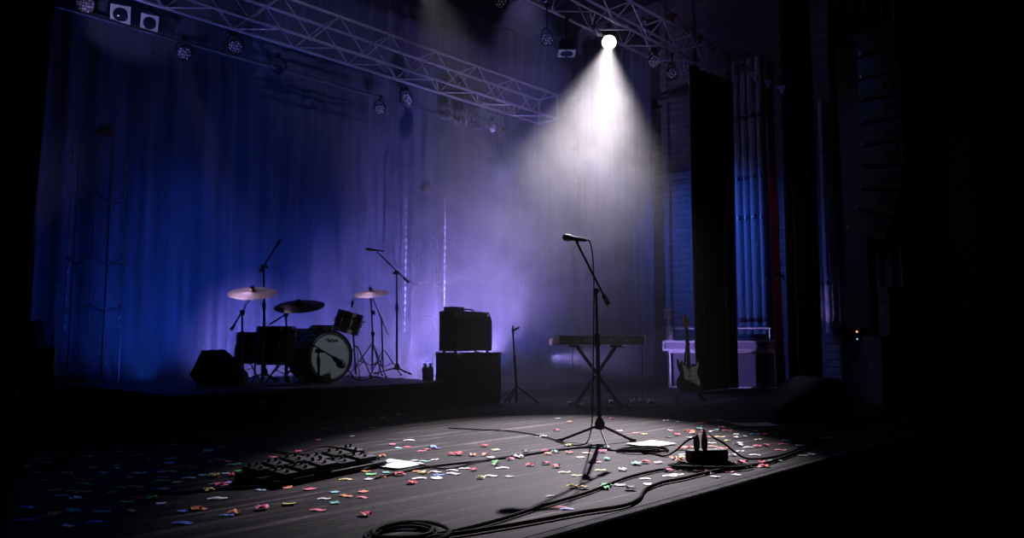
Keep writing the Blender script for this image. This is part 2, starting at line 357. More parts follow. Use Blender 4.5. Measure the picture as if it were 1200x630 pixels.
truss('lighting_truss', 'box truss of pale metal tubes carrying the lit white spotlight', 6.6, 13.15, 5.25, 5.75, 6.05, 6.55)
pipe = thing('lighting_pipe', 'thin dark pipe hung across the stage in front of the blue curtain carrying small lamps', 'pipe', (2.2, 8.9, 5.08))
MB().tube([(i * 0.8, 0, 0) for i in range(13)], 0.024, 10).build('tube', STEEL, pipe)
for x in (0.6, 3.4, 6.2, 9.0): MB().rod((x, 0, 0.0), (x, -0.15, 1.3), 0.006, n=6).build('hanger_wire', STEEL, pipe)

def clamp_yoke(t, r, top):
    MB().tube([(-r - .02, 0, 0), (-r - .02, 0, r * 0.9), (-r * .6, 0, r + .06), (r * .6, 0, r + .06), (r + .02, 0, r * 0.9), (r + .02, 0, 0)], 0.012, 6).build('yoke', BLACK, t)
    MB().rod((0, 0, r + .05), (0, 0, top), 0.014, n=8).box((0, 0, top - 0.02), (0.06, 0.06, 0.07), bev=0.008).build('clamp', BLACK, t)
def led_par(loc, facing, label, r=0.11, drop=0.22, group='round lamps hung above the stage'):
    t = thing('par_lamp', label, 'stage lamp', loc, 0, group); d = V(facing).normalized(); M = aim((0, 0, 0), d)
    MB().lathe([(r * .45, -r * 1.9), (r * .8, -r * 1.7), (r * .95, -r * .6), (r, 0.0), (r * 1.04, 0.03), (r * .94, 0.03), (r * .92, 0.012)], M, 24, cap=True).build('housing', BLACK, t)
    MB().lathe([(0.0, 0.024), (r * .5, 0.024), (r * .9, 0.018)], M, 24, cap=False).build('lens_face', PARFACE, t)
    clamp_yoke(t, r * 1.04, drop); return t
def square_lamp(loc, facing, label, s=0.24, drop=0.25, group='square lamps hung above the stage', rim=PALE):
    t = thing('square_lamp', label, 'stage lamp', loc, 0, group); M = aim((0, 0, 0), V(facing).normalized()); R3 = M.to_3x3()
    MB().box(M @ V((0, 0, -0.10)), (s * .8, s * .8, 0.18), R3, 0.02).build('housing', BLACK, t)
    m = MB(); pts = [(s / 2 * a, s / 2 * b) for a, b in ((-1, -1), (1, -1), (1, 1), (-1, 1))]
    m.prism(pts, 0.012, M, 0.004); m.build('front_plate', rim, t)
    MB().lathe([(s * .37, 0.010), (s * .37, 0.022), (s * .30, 0.026), (s * .15, 0.034), (0, 0.037)], M, 24).build('lens', GLASS, t)
    clamp_yoke(t, s * .55, drop); return t
TOCAM = lambda p, dn=0.0: (CAM - V(p)) + V((0, 0, -dn))
for (u, v, y, r, lab) in [(100, 5, 8.9, .12, 'round dotted lamp at the upper corner next to the two pale square lamps'), (216, 62, 8.9, .10, 'small dim round lamp hanging below the pipe after the pale square lamps'),
                    (276, 55, 8.9, .11, 'round dotted lamp tilted down under the bright near end of the long truss'), (476, 117, 8.9, .12, 'round dotted lamp hung under the middle of the long truss'),
                    (445, 128, 8.9, .09, 'small dim round lamp just beside and below the dotted one under the long truss'), (586, 0, 5.5, .12, 'round dotted lamp cut by the top edge between both trusses'),
                    (641, 46, 5.6, .10, 'dim round lamp facing down on the near side of the lit spotlight'), (767, 72, 5.4, .12, 'round dotted lamp just beyond the lit spotlight on the far side'),
                    (788, 86, 5.3, .11, 'lower round dotted lamp at the far end of the spotlight truss'), (577, 150, 8.8, .09, 'tiny round lamp after the row of dim square lamps')]:
    p = at(u, v, y); led_par(p, TOCAM(p, 3.0 if v > 30 else 0.6), lab, r, 0.24 if y > 8 else max(0.2, 6.03 - p.z))
for (u, v, y, s, lab, rim) in [(141, 17, 8.9, .25, 'larger pale square lamp with round dark lens near the upper corner', WHITEP), (175, 27, 8.9, .23, 'second pale square lamp with round dark lens, tilted further over', WHITEP),
                          (326, 81, 8.9, .22, 'dark square lamp with a thin pale rim on the pipe under the long truss', GREY), (523, 133, 8.9, .24, 'first of the row of dim square lamps under the far end of the long truss', GREY),
                          (540, 140, 8.9, .24, 'middle of the row of dim square lamps under the far end of the long truss', GREY), (558, 146, 8.9, .22, 'last of the row of dim square lamps under the far end of the long truss', GREY),
                          (664, 62, 5.74, .28, 'flat pale lavender panel lamp facing down beside the lit spotlight', WHITEP)]:
    p = at(u, v, y); f = TOCAM(p, 0.5 if u < 200 else 3.0)
    if u == 664: f = V((-.05, -.05, -1))
    if u == 175: f = f + V((1.5, 0, 0))
    square_lamp(p, f, lab, s, 0.25 if y > 8 else 6.05 - p.z, rim=rim)
# small clutter clamped on the spotlight truss
for (u, v, y, L, a, lab) in [(697, 36, 5.5, .34, .45, 'pale strip light bar just above the lit spotlight'), (690, 18, 5.5, .3, .5, 'short pale bar lamp up beside the spotlight truss'),
                             (786, 46, 5.4, .16, .4, 'small pale bar fitting near the far end of the spotlight truss'), (754, 27, 5.5, .2, .6, 'small bar fitting high up in the spotlight truss')]:
    p = at(u, v, y); t = thing('bar_lamp', lab, 'stage lamp', p, a)
    MB().box((0, 0, 0), (L, 0.07, 0.09), bev=0.01).build('housing', GREY, t); MB().box((0, -0.037, -0.02), (L * .94, 0.01, 0.05), bev=0.003).build('lens_strip', WHITEP, t)
    MB().rod((0, 0, 0.04), (0, 0, max(0.12, 6.05 - p.z)), 0.012).build('clamp', BLACK, t)
# the lit spotlight
t = thing('spotlight', 'lit white spotlight throwing a hazy beam down onto the microphone stand', 'spotlight', LAMP)
M = aim((0, 0, 0), LDIR)
MB().lathe([(.06, -.40), (.12, -.36), (.13, -.10), (.145, -.05), (.15, .03), (.14, .05), (.135, .03)], M, 28).build('housing', BLACK, t)
MB().lathe([(.0, .045), (.08, .042), (.125, .034)], M, 28, cap=False).build('lens', mat('lit_lens', (1, 1, 1), .5, emit=(1, .97, .95), emit_s=6, noise=0), t)
clamp_yoke(t, .16, 0.32)

# ------------------------------------------------------------------ bunting across the proscenium
a, b = at_d(765, -4, 10.4), at_d(955, 118, 10.4)
bt = thing('bunting', 'string of small dull red pennants running from the spotlight truss to the red drape', 'bunting', a)
path = []
for i in range(25):
    s = i / 24; p = a.lerp(b, s); path.append(p - a - V((0, 0, 0.16 * math.sin(PI * s))))
MB().tube(path, 0.005, 5).build('cord', BLACK, bt)
PENN = mat('pennant_cloth', (0.34, 0.13, 0.20), 0.9)
pennants = [at_d(u, v, 10.4) - a for u, v in ((796, 10), (814, 24), (826, 38), (846, 46), (857, 60), (870, 66), (884, 79), (905, 88), (918, 103))]
for i, c in enumerate(pennants):
    k = min(range(25), key=lambda j: (path[j] - c).length); c = path[k]
    w_, h_ = (.06, .13) if i % 3 else (.08, .12); sw = random.uniform(-.5, .5)
    Mx = Matrix.Translation(c) @ Matrix.Rotation(-PHI + sw, 4, 'Z')
    m = MB()
    f = [Mx @ V((x, y, z)) for x, y, z in ((-w_, 0, 0), (w_, 0, 0), (0.02 * i % .03, 0.03, -h_))]; g = [q + Mx.to_3x3() @ V((0, .004, 0)) for q in f]
    vs = [m.bm.verts.new(q) for q in f + g]
    for fc in ((0, 1, 2), (5, 4, 3), (0, 3, 4, 1), (1, 4, 5, 2), (2, 5, 3, 0)): m.bm.faces.new([vs[q] for q in fc])
    m.build('pennant', PENN, bt, False)

# ------------------------------------------------------------------ lattice towers with strings of beads
def tower(x, y, h, label):
    t = thing('lattice_tower', label, 'tower', (x, y, 0), -PHI); s = 0.21
    MB().box((0, 0, .02), (.62, .62, .04), bev=.005).build('base_plate', STEEL, t)
    for a in (-s, s):
        for b in (-s, s): MB().rod((a, b, .04), (a, b, h), .010, n=8).build('chord', TOWER, t)
    k = 0; z = .1
    while z < h - .5:
        for (ax, ay), (bx, by) in (((-s, -s), (s, -s)), ((s, s), (-s, s)), ((-s, s), (-s, -s)), ((s, -s), (s, s))):
            A, B = ((ax, ay, z), (bx, by, z + .5)) if k % 2 else ((bx, by, z), (ax, ay, z + .5)); MB().rod(A, B, .0045, n=6).build('brace', TOWER, t)
        k += 1; z += .5
    for z in (1.15, 1.75, 2.55, h - .05):
        m = MB(); R = .34 + .03 * math.sin(z * 7)
        m.tube([(R * math.cos(2 * PI * i / 20), R * math.sin(2 * PI * i / 20), z + .05 * math.sin(i * 1.7)) for i in range(20)], .009, 6, closed=True); m.build('ring', GREY, t)
    MB().lathe([(.0, h + .22), (.07, h + .2), (.11, h + .12), (.11, h + .03), (.06, h)], None, 16).build('top_lamp', GREY, t)
    for a in (-.34, .34):
        prof = []; z = .9
        rnd = random.Random(int(x * 10 + a * 100))
        while z < h - .15:
            r = rnd.choice((.016, .02, .013)); prof += [(.003, z), (r, z + .03), (r, z + .06), (.003, z + .09)]; z += .12
        MB().lathe(prof, Matrix.Translation((a, -.1, 0)), 7).build('bead_string', PALE, t)
    return t
tower(3.45, 8.55, 3.35, 'dim lattice tower with bead strings standing at the dark near end of the blue curtain')
tower(8.66, 8.3, 3.35, 'hazy lattice tower with bead strings standing behind the crash cymbal and microphone boom')

# ------------------------------------------------------------------ drum riser
RZ = 0.30
t = thing('drum_riser', 'low black platform carrying the drum kit', 'riser', (4.35, 5.9, 0))
MB().box((0, 0, RZ - .02), (3.25, 2.7, .04), bev=.006).build('deck', mat('riser_deck', (.015, .015, .017), .55), t)
for sx, sy, lx, ly in ((0, -1.33, 3.2, .03), (0, 1.33, 3.2, .03), (-1.6, 0, .03, 2.63), (1.6, 0, .03, 2.63)):
    MB().box((sx, sy, (RZ - .04) / 2), (lx, ly, RZ - .04), bev=.003).build('skirt_panel', BLACK, t)
MB().box((-.78, -1.36, .2), (.10, .012, .035), bev=.004).build('tape_label', mat('masking_tape', (.55, .36, .12), .7), t)['label'] = 'small yellow tape strip'

# ------------------------------------------------------------------ drums
def drum(name, label, loc, M, r, h, shell, legs=None, head=SKIN, lugs=8, front='batter_head', cat='drum'):
    """axis along local z of M, bottom at 0"""
    t = thing(name, label, cat, loc)
    MB().lathe([(r * .97, .012), (r, .03), (r, h - .03), (r * .97, h - .012)], M, 36).build('shell', shell, t)
    for z0 in (0, h - .045): MB().lathe([(r * 1.0, z0), (r * 1.045, z0), (r * 1.045, z0 + .045), (r * 1.0, z0 + .045)], M, 36, cap=False).build('hoop', CHROME if name != 'bass_drum' else shell, t)
    MB().lathe([(0, h - .006), (r * .99, h - .012), (r * .985, h - .02)], M, 36, cap=False).build(front, head, t)
    MB().lathe([(0, .006), (r * .99, .012), (r * .985, .02)], M, 36, cap=False).build('resonant_head', head, t)
    lug = MB().box((0, 0, 0), (.022, .03, .06), bev=.006).mesh('lug', CHROME)
    rod = MB().rod((0, 0, -.5), (0, 0, .5), .0045, n=6).mesh('tension_rod', CHROME)
    for i in range(lugs):
        an = 2 * PI * (i + .5) / lugs
        for me, rr, zz, sc in ((lug, r + .009, h * .5, 1), (rod, r * 1.03, h * .5, h)):
            c = bpy.data.objects.new(me.name.split('.')[0], me); COL.objects.link(c); c.parent = t
            c.matrix_basis = M @ Matrix.Rotation(an, 4, 'Z') @ Matrix.Translation((rr, 0, zz)) @ Matrix.Diagonal((1, 1, sc, 1))
    for l in legs or []: MB().tube(l, .009, 8).build('leg', CHROME, t)
    return t
# bass drum: axis points to the audience (-Y)
BD = at(388, 421, 5.47); BD.z = RZ + .285; rB = .277
MBD = Matrix.Rotation(PI / 2, 4, 'X')
bl = []
for s in (-1, 1): bl.append([(s * .24, .12 - .0, -.10), (s * .36, .02, -BD.z + RZ + .005)])
bd = drum('bass_drum', 'large dark bass drum with a pale front head standing on the riser', V((BD.x, BD.y + .46, BD.z)), MBD, rB, .46, DRUMK, [[(p[0][0], -.36, p[0][2]), (p[1][0], -.44, p[1][2])] for p in bl], SKIN, 10, 'front_head')
hm = MB()
MBH = MBD @ Matrix.Translation((0, 0, .463))
# small script mark on the upper part of the head
mk = []
for i in range(26):
    s = i / 25; mk.append(MBD @ V((-.06 + .15 * s, .185 + .018 * math.sin(s * 17) * (1 - .5 * s) - .01 * s, .4585)))
MB().tube(mk, .0045, 5).build('script_logo', BLACK, bd)
MB().lathe([(rB * .90, .4572), (rB * .965, .4562)], MBD, 36, cap=False).build('head_ring', mat('head_ring_black', (.03, .03, .03), .6), bd)
# floor toms
def ftom(u, y, r, h, lab):
    p = at(u, 425, y); p.z = RZ; z0 = .20
    lg = [[(r * 1.05 * math.cos(a), r * 1.05 * math.sin(a), z0 + h * .55), (r * 1.05 * math.cos(a), r * 1.05 * math.sin(a), .06), (r * 1.16 * math.cos(a), r * 1.16 * math.sin(a), .008)] for a in (.5, 2.6, 4.7)]
    return drum('floor_tom', lab, p, Matrix.Translation((0, 0, z0)), r, h, DRUMK, lg)
ftom(323, 5.8, .205, .42, 'deep dark floor tom beside the bass drum under the dark ride cymbal')
ftom(297, 6.3, .19, .36, 'second floor tom half hidden behind the first one near the floor monitor')
# rack tom, tilted, wood
c = at(408, 378, 5.75)
Mt = Matrix.Rotation(math.radians(16), 4, 'Y') @ Matrix.Rotation(math.radians(-4), 4, 'X')
Mt = Matrix.Rotation(math.radians(-15), 4, RT.cross(V((0, 0, 1))).normalized())
drum('rack_tom', 'walnut rack tom tilted on its stand above the bass drum rim', c, Mt @ Matrix.Translation((0, 0, -.12)), .15, .25, DRUM)
c = at(377, 386, 5.75); c.z -= .04
drum('rack_tom', 'small dark tom mounted on top of the bass drum', c, Matrix.Translation((0, 0, -.02)), .125, .11, DRUMK)
# snare + throne
p = at(354, 397, 6.45); p.z = RZ
sn = drum('snare_drum', 'shallow snare drum seen between floor tom and bass drum', p, Matrix.Translation((0, 0, .47)), .175, .14, DRUMK,
     [[(0, 0, .46), (0, 0, .20)]] + [[(0, 0, .24), (.22 * math.cos(a), .22 * math.sin(a), .01)] for a in (.3, 2.4, 4.5)])
p = at(339, 420, 6.95); p.z = RZ
t = thing('drum_throne', 'round black drummer stool behind the kit', 'stool', p)
MB().lathe([(.05, .44), (.16, .45), (.175, .48), (.17, .52), (.10, .54), (0, .545)], None, 24).build('seat', TOLEX, t)
MB().rod((0, 0, .12), (0, 0, .45), .016).build('post', CHROME, t)
for a in (.4, 2.5, 4.6): MB().rod((0, 0, .26), (.24 * math.cos(a), .24 * math.sin(a), .01), .009).build('leg', CHROME, t)

def tripod(t, h0, spread, legr=.008, m=CHROME, a0=.6, brace=True):
    for i in range(3):
        a = a0 + i * 2 * PI / 3; c, s = math.cos(a), math.sin(a)
        l = MB().rod((.012 * c, .012 * s, h0), (spread * c, spread * s, .012), legr, n=8).build('leg', m, t)
        MB().rod((spread * .96 * c, spread * .96 * s, .018), (spread * 1.05 * c, spread * 1.05 * s, .010), legr * 1.7, n=8).build('rubber_foot', RUBBER, l)
        if brace: MB().rod((.012 * c, .012 * s, h0 * .35), (spread * .52 * c, spread * .52 * s, h0 * .49), legr * .7, n=6).build('leg_brace', m, t)
def cymbal_mesh(r):
    return [(.0, .032), (.012, .032), (.03, .028), (.05, .016), (.062, .006), (r * .55, -.006), (r * .98, -.022), (r, -.024), (r * .98, -.0255), (r * .55, -.0085), (.06, .002), (.045, .012), (0, .026)]
def cymbal(t, c, r, tilt, m):
    M = Matrix.Translation(c) @ tilt
    MB().lathe(cymbal_mesh(r), M, 48, cap=False).build('cymbal', m, t)
    MB().rod(M @ V((0, 0, -.03)), M @ V((0, 0, .07)), .006).build('tilter_rod', CHROME, t)
    MB().lathe([(.012, .035), (.022, .04), (.022, .05), (.01, .055)], M, 12).build('wing_nut', BLACK, t)
TX = lambda deg: Matrix.Rotation(math.radians(deg), 4, RT)           # about the sideways axis
TF = lambda deg: Matrix.Rotation(math.radians(deg), 4, FH)
# crash on a boom stand, audience's left of the kit
y = 5.75; base = at(282, 440, y); base.z = RZ
t = thing('cymbal_stand', 'boom cymbal stand with a lavender lit crash cymbal next to the floor toms', 'cymbal stand', base)
top = at(284, 366, y) - base; end = at(295, 346, y) - base; tail = at(271, 386, y) - base
MB().rod((0, 0, .10), (0, 0, .55), .014).build('lower_tube', CHROME, t); MB().rod((0, 0, .5), top, .010).build('upper_tube', CHROME, t)
MB().rod(tail, end, .008).build('boom_arm', CHROME, t); MB().rod(tail, tail.lerp(end, .14), .016).build('counterweight', CHROME, t)
MB().box(top, (.045, .04, .05), bev=.01).build('boom_clamp', BLACK, t)
MB().box((0, 0, .53), (.04, .04, .05), bev=.008).build('tube_collar', BLACK, t)
tripod(t, .36, .27, a0=.2)
cymbal(t, at(296, 341, y) - base, .262, TX(19) @ TF(3), CYMB)
# dark ride
y = 5.55; base = at(334.5, 445, y); base.z = RZ
t = thing('cymbal_stand', 'boom cymbal stand with a dark ride cymbal over the bass drum', 'cymbal stand', base)
top = at(335, 368, y) - base; end = at(349, 360, y) - base; tail = at(316, 380, y) - base
MB().rod((0, 0, .10), (0, 0, .55), .014).build('lower_tube', BLACK, t); MB().rod((0, 0, .5), top, .010).build('upper_tube', BLACK, t)
MB().tube(smooth_path([tail, top, top.lerp(end, .7) + V((0, 0, -.02)), end], 5), .008).build('boom_arm', BLACK, t)
MB().box(top, (.045, .04, .05), bev=.01).build('boom_clamp', BLACK, t)
tripod(t, .30, .22, a0=.9, m=BLACK)
cymbal(t, at(350.5, 356.5, y) - base, .278, TX(18), CYMB_D)
# right crash on a straight stand
y = 6.1; base = at(436, 443, y); base.z = RZ
t = thing('cymbal_stand', 'straight chrome cymbal stand with a lavender lit crash cymbal behind the rack tom', 'cymbal stand', base)
MB().rod((0, 0, .08), (0, 0, .55), .014).build('lower_tube', CHROME, t); MB().rod((0, 0, .5), at(434.5, 345, y) - base, .010).build('upper_tube', CHROME, t)
for z in (.55, .82): MB().box((0, 0, z), (.04, .04, .05), bev=.008).build('tube_collar', BLACK, t)
tripod(t, .42, .30, a0=.5)
cymbal(t, at(434.5, 342, y) - base, .235, TX(16) @ TF(-3), CYMB)
# hi-hat style short boom stand further back and the tom stand
y = 6.3; base = at(449, 441, y); base.z = RZ
t = thing('hardware_stand', 'short chrome boom stand without cymbal behind the straight cymbal stand', 'stand', base)
MB().rod((0, 0, .06), at(447, 372, y) - base, .011).build('tube', CHROME, t)
MB().rod(at(437, 350, y) - base, at(455, 392, y) - base, .008).build('boom_arm', CHROME, t)
tripod(t, .34, .24, a0=1.2)
y = 5.95; base = at(417, 443, y); base.z = RZ
t = thing('hardware_stand', 'chrome tom stand holding the walnut tom beside the bass drum', 'stand', base)
MB().rod((0, 0, .05), at(414, 392, y) - base, .013).build('tube', CHROME, t); MB().rod(at(414, 392, y) - base, at(409, 385, 5.88) - base, .010).build('tom_arm', CHROME, t)
MB().rod(at(414, 380, y) - base, at(428, 377, y) - base, .008).build('holder_rod', CHROME, t)
tripod(t, .40, .25, a0=.1)

# ------------------------------------------------------------------ microphone stands and microphones
def mic_body(name_label, tailp, headp, r=.026, group=None):
    t = thing('microphone', name_label, 'microphone', tailp); d = V(headp) - V(tailp); L = d.length; M = aim((0, 0, 0), d)
    k = r / .026
    MB().lathe([(.009 * k, 0), (.012 * k, .008), (.013 * k, .03), (.017 * k, L * .62), (.019 * k, L * .66)], M, 20).build('handle', BLACK, t)
    MB().lathe([(.019 * k, L * .655), (.026 * k, L * .69), (.0265 * k, L * .73), (.026 * k, L * .76)], M, 20).build('collar', GREY, t)
    MB().lathe([(.0255 * k, L * .755), (.0262 * k, L * .82), (.023 * k, L * .92), (.013 * k, L * .985), (0, L)], M, 20).build('grille', mat('mic_grille', (.10, .10, .11), .4, .8, noise=.6, scale=600), t)
    return t
def boom_stand(label, base, clutch, boom_tail, boom_end, feet=None, spread=.30, h0=.12, r=.011, m=BLACK, group=None, a0=.5):
    """points in world space"""
    t = thing('microphone_stand', label, 'microphone stand', base, 0, group)
    b = V(base); cl = V(clutch) - b; bt_ = V(boom_tail) - b; be = V(boom_end) - b
    MB().lathe([(.020, h0 - .055), (.036, h0 - .05), (.038, h0 - .01), (.028, h0 + .015), (.020, h0 + .03)], None, 16).build('hub', m, t)
    mid = V((0, 0, h0)).lerp(cl, .62)
    MB().rod((0, 0, h0 - .02), mid, r * 1.25, n=12).build('lower_tube', m, t); MB().rod(mid, cl, r * .9, n=12).build('upper_tube', m, t)
    dd = (cl - V((0, 0, h0))).normalized(); MB().lathe([(r * 1.3, -.05), (r * 1.9, -.045), (r * 1.9, .03), (r * 1.1, .05)], aim(mid, dd), 14).build('height_clutch', m, t)
    MB().rod(bt_, be, r * .75, n=10).build('boom_arm', m, t)
    MB().rod(bt_, bt_.lerp(be, .16), r * 1.5, n=12).build('counterweight', m, t)
    side = (be - bt_).cross(V((0, 0, 1))).normalized()
    MB().rod(cl - side * .03, cl + side * .035, .022, n=14).build('boom_clutch', m, t)
    kb = MB().rod(cl + side * .03, cl + side * .075 + V((0, 0, -.01)), .008, .014, n=10); kb.build('wing_knob', m, t)
    for i in range(3):
        if feet: f = V(feet[i]) - b
        else: f = V((spread * math.cos(a0 + i * 2 * PI / 3), spread * math.sin(a0 + i * 2 * PI / 3), .012))
        n_ = V((f.x, f.y, 0)).normalized(); st = n_ * .02 + V((0, 0, h0 - .03))
        l = MB().rod(st, f + V((0, 0, .006)), r * .8, n=10).build('leg', m, t)
        MB().rod(f.lerp(st, .10) + V((0, 0, .003)), f + V((0, 0, .006)) + n_ * .02, r * 1.3, r * 1.2, n=10).build('rubber_foot', RUBBER, l)
    return t
D0 = 6.0
base = on_z(703, 518); base.z = 0
clutch = at_d(698.5, 341, D0); bt0 = at_d(713, 357, D0); be0 = at_d(676.5, 285, D0)
ft = [on_z(655, 517), on_z(742, 517), on_z(713, 527)]
ms = boom_stand('black boom microphone stand alone in the spotlight at the front of the stage', base, clutch, bt0, be0, ft, h0=.15, r=.012)
rb = be0 - base
MB().tube(smooth_path([rb, rb + V((-.004, .003, .03)), at_d(673, 280.5, D0) - base], 4), .012, 10).build('microphone_clip', BLACK, ms)
mic_body('black vocal microphone clipped level on the spotlit front stand', at_d(687, 281.5, D0), at_d(659, 277.5, D0), .028)
pc = [at_d(687, 281.5, D0), at_d(691, 283, D0), at_d(694.5, 300, D0), at_d(696, 335, D0), at_d(695.5, 400, D0), at_d(694.5, 470, 5.95), at_d(693.5, 497, 5.9), on_z(689, 516, .03), on_z(681, 521, .008), on_z(664, 520, .008), on_z(640, 512, .008), on_z(600, 505, .008), on_z(560, 503, .008), on_z(525, 501, .008)]
cable('microphone_cable', 'thin black cable dropping from the spotlit microphone down its stand to the boards', pc, .0055)
# overheads
y = 6.0; b0 = at(310, 440, y); b0.z = RZ
boom_stand('tall microphone stand rising behind the floor tom with its boom angled up', b0, at(309, 312, y), at(305, 318, y), at(324, 288, y), spread=.25)
mic_body('small overhead microphone tilted up over the lavender crash cymbal', at(322, 291, y), at(328.5, 281, y), .020)
y = 6.5; b0 = at(465, 441, y); b0.z = RZ
boom_stand('tall microphone stand with a downward boom beside the straight cymbal stand', b0, at(465, 319, y), at(479, 331, y), at(442, 295, y), spread=.30)
mic_body('slim overhead microphone lying level at the tip of the tall drum boom', at(450, 294, y), at(428, 291.5, y), .020)
y = 5.15; b0 = at(373.5, 450, y); b0.z = RZ
kb = boom_stand('short microphone stand in front of the bass drum head', b0, at(373, 411, y), at(360, 400, y), at(395, 421, y), spread=.17, h0=.06, r=.010)
t = mic_body('fat dark microphone aimed at the bass drum head', at(391, 419, y), at(402, 428, 5.35), .048)
b0 = at(412, 362, 5.7)
mic_body('small clip-on microphone on the rim of the walnut tom', b0 + V((0, 0, .02)), b0 + V((.0, -.02, .10)), .020)
y = 2.2; b0 = at(937, 462, y); b0.z = 0
boom_stand('dark microphone stand in the gloom in front of the red drape', b0, at(936, 356, y), at(941, 363, y), at(918, 325, y), spread=.28, r=.009, m=GREY)
mic_body('dim microphone on the gloomy stand in front of the red drape', at(919, 324, y), at(907, 320, y), .024)

# bottles
def bottle(u, lab):
    p = at(u, 448, 5.0); p.z = RZ; t = thing('water_bottle', lab, 'bottle', p, 0, 'bottles on the riser end')
    MB().lathe([(.030, 0), (.034, .006), (.034, .05), (.032, .06), (.034, .07), (.034, .135), (.030, .150), (.016, .162), (.016, .170)], None, 20).build('body', mat('clear_bottle', (.35, .37, .42), .12, noise=.05), t)
    MB().lathe([(.020, .166), (.020, .192), (.017, .196)], None, 16).build('cap', WHITEP, t)
bottle(498, 'first small water bottle on the riser end, on the drum side'); bottle(504.5, 'second small water bottle on the riser end, on the amplifier side')
# floor monitors
def wedge(label, loc, rz, w=.62, d=.46, h=.38, crumple=False):
    t = thing('floor_monitor', label, 'speaker', loc, rz)
    # cross section in (y,z): front (sloped face) towards -y
    sec = [(-d / 2, 0), (d / 2 - .08, 0), (d / 2, .10), (d / 2 - .12, h), (d / 2 - .2, h), (-d / 2, .09)]
    Mx = Matrix(((0, 0, 1, -w / 2), (1, 0, 0, 0), (0, 1, 0, 0), (0, 0, 0, 1)))
    MB().prism(sec, w, Mx, .008).build('cabinet', TOLEX, t)
    p0 = V((0, -d / 2, .09)); p1 = V((0, d / 2 - .2, h)); mid = (p0 + p1) / 2; dv = (p1 - p0); nn = V((0, -dv.z, dv.y)).normalized()
    R3 = Matrix((V((1, 0, 0)), dv.normalized(), nn)).transposed()
    MB().box(mid + nn * .006, (w * .92, dv.length * .9, .012), R3, .004).build('grille', CLOTH, t)
    MB().box((w / 2 + .002, .06, .18), (.008, .12, .05), bev=.004).build('handle', GREY, t)
    return t
p = at(254, 449, 6.0); p.z = RZ
wedge('black floor monitor on the riser next to the floor toms', p + V((.06, .06, 0)), math.radians(43.5), .46, .47, .36)
p = on_z(948, 492); p.z = 0
wedge('large black floor monitor near the stage lip in the dark beyond the confetti', p + V((.18, .18, 0)), math.radians(223.5), .85, .74, .40)

# ------------------------------------------------------------------ amplifier on cabinet
cx, cy = 6.37, 4.76
t = thing('speaker_cabinet', 'large black bass speaker cabinet standing on the floor at the end of the riser', 'speaker', (cx, cy, 0))
CW, CD, CH = .70, .42, .60
MB().box((0, 0, CH / 2 + .02), (CW, CD, CH), bev=.012).build('cabinet', TOLEX, t)
MB().box((0, -CD / 2 - .004, CH / 2 + .02), (CW - .07, .012, CH - .07), bev=.004).build('grille', CLOTH, t)
for x in (-1, 1):
    for yy in (-1, 1):
        for z in (0, 1): MB().box((x * (CW / 2 - .022), yy * (CD / 2 - .022), .042 + z * (CH - .044)), (.056, .056, .056), bev=.012).build('corner_guard', GREY, t)
MB().box((-CW / 2 - .003, -.02, CH * .62), (.012, .17, .11), bev=.006).build('handle_plate', GREY, t)
MB().tube([(-CW / 2 - .012, -.08, CH * .60), (-CW / 2 - .03, -.06, CH * .62), (-CW / 2 - .03, .02, CH * .62), (-CW / 2 - .012, .04, CH * .60)], .008, 8).build('handle', GREY, t)
for x in (-1, 1):
    for yy in (-1, 1): MB().lathe([(.02, 0), (.022, .02)], Matrix.Translation((x * .28, yy * .15, 0)), 12).build('foot', RUBBER, t)
AZ = CH + .02
t = thing('guitar_amplifier', 'black combo guitar amplifier standing on the bass speaker cabinet', 'amplifier', (cx - .02, cy + .03, AZ))
AW, AD, AH = .62, .27, .47
sec = [(-AD / 2, 0), (AD / 2, 0), (AD / 2, AH), (-AD / 2 + .05, AH), (-AD / 2 + .02, AH - .09), (-AD / 2, AH - .10)]
Mx = Matrix(((0, 0, 1, -AW / 2), (1, 0, 0, 0), (0, 1, 0, .02), (0, 0, 0, 1)))
MB().prism(sec, AW, Mx, .008).build('cabinet', TOLEX, t)
MB().box((0, -AD / 2 - .004, .02 + (AH - .12) / 2), (AW - .05, .012, AH - .14), bev=.004).build('grille', CLOTH, t)
Rp = Matrix.Rotation(math.radians(-18), 3, 'X')
MB().box((0, -AD / 2 + .032, AH - .025), (AW - .05, .008, .075), Rp, .002).build('control_panel', mat('amp_panel', (.04, .04, .045), .4), t)
for i in range(8):
    MB().lathe([(.013, 0), (.011, .018), (0, .02)], Matrix.Translation((-.25 + i * .062, -AD / 2 + .028, AH - .022)) @ Matrix.Rotation(math.radians(72), 4, 'X'), 12).build('knob', GREY, t)
MB().lathe([(.007, 0), (.006, .008), (0, .011)], Matrix.Translation((.265, -AD / 2 + .028, AH - .022)) @ Matrix.Rotation(math.radians(72), 4, 'X'), 10).build('pilot_lamp', mat('pilot_glow', (.5, .3, .1), .4, emit=(1, .6, .3), emit_s=.6, noise=0), t)
MB().tube(smooth_path([(-.12, 0, AH + .02), (-.09, 0, AH + .045), (.09, 0, AH + .045), (.12, 0, AH + .02)], 5), .009, 8).build('carry_handle', RUBBER, t)
for x in (-1, 1):
    for yy in (-1, 1): MB().lathe([(.018, 0), (.02, .022)], Matrix.Translation((x * .26, yy * .1, 0)), 12).build('foot', RUBBER, t)
t = thing('effects_box', 'small flat black box lying on top of the combo amplifier', 'box', (cx - .21, cy + .04, AZ + AH + .022))
MB().box((0, 0, .025), (.2, .16, .05), bev=.01).build('case', TOLEX, t); MB().box((.03, -.081, .027), (.08, .006, .02), bev=.002).build('face_plate', GREY, t)

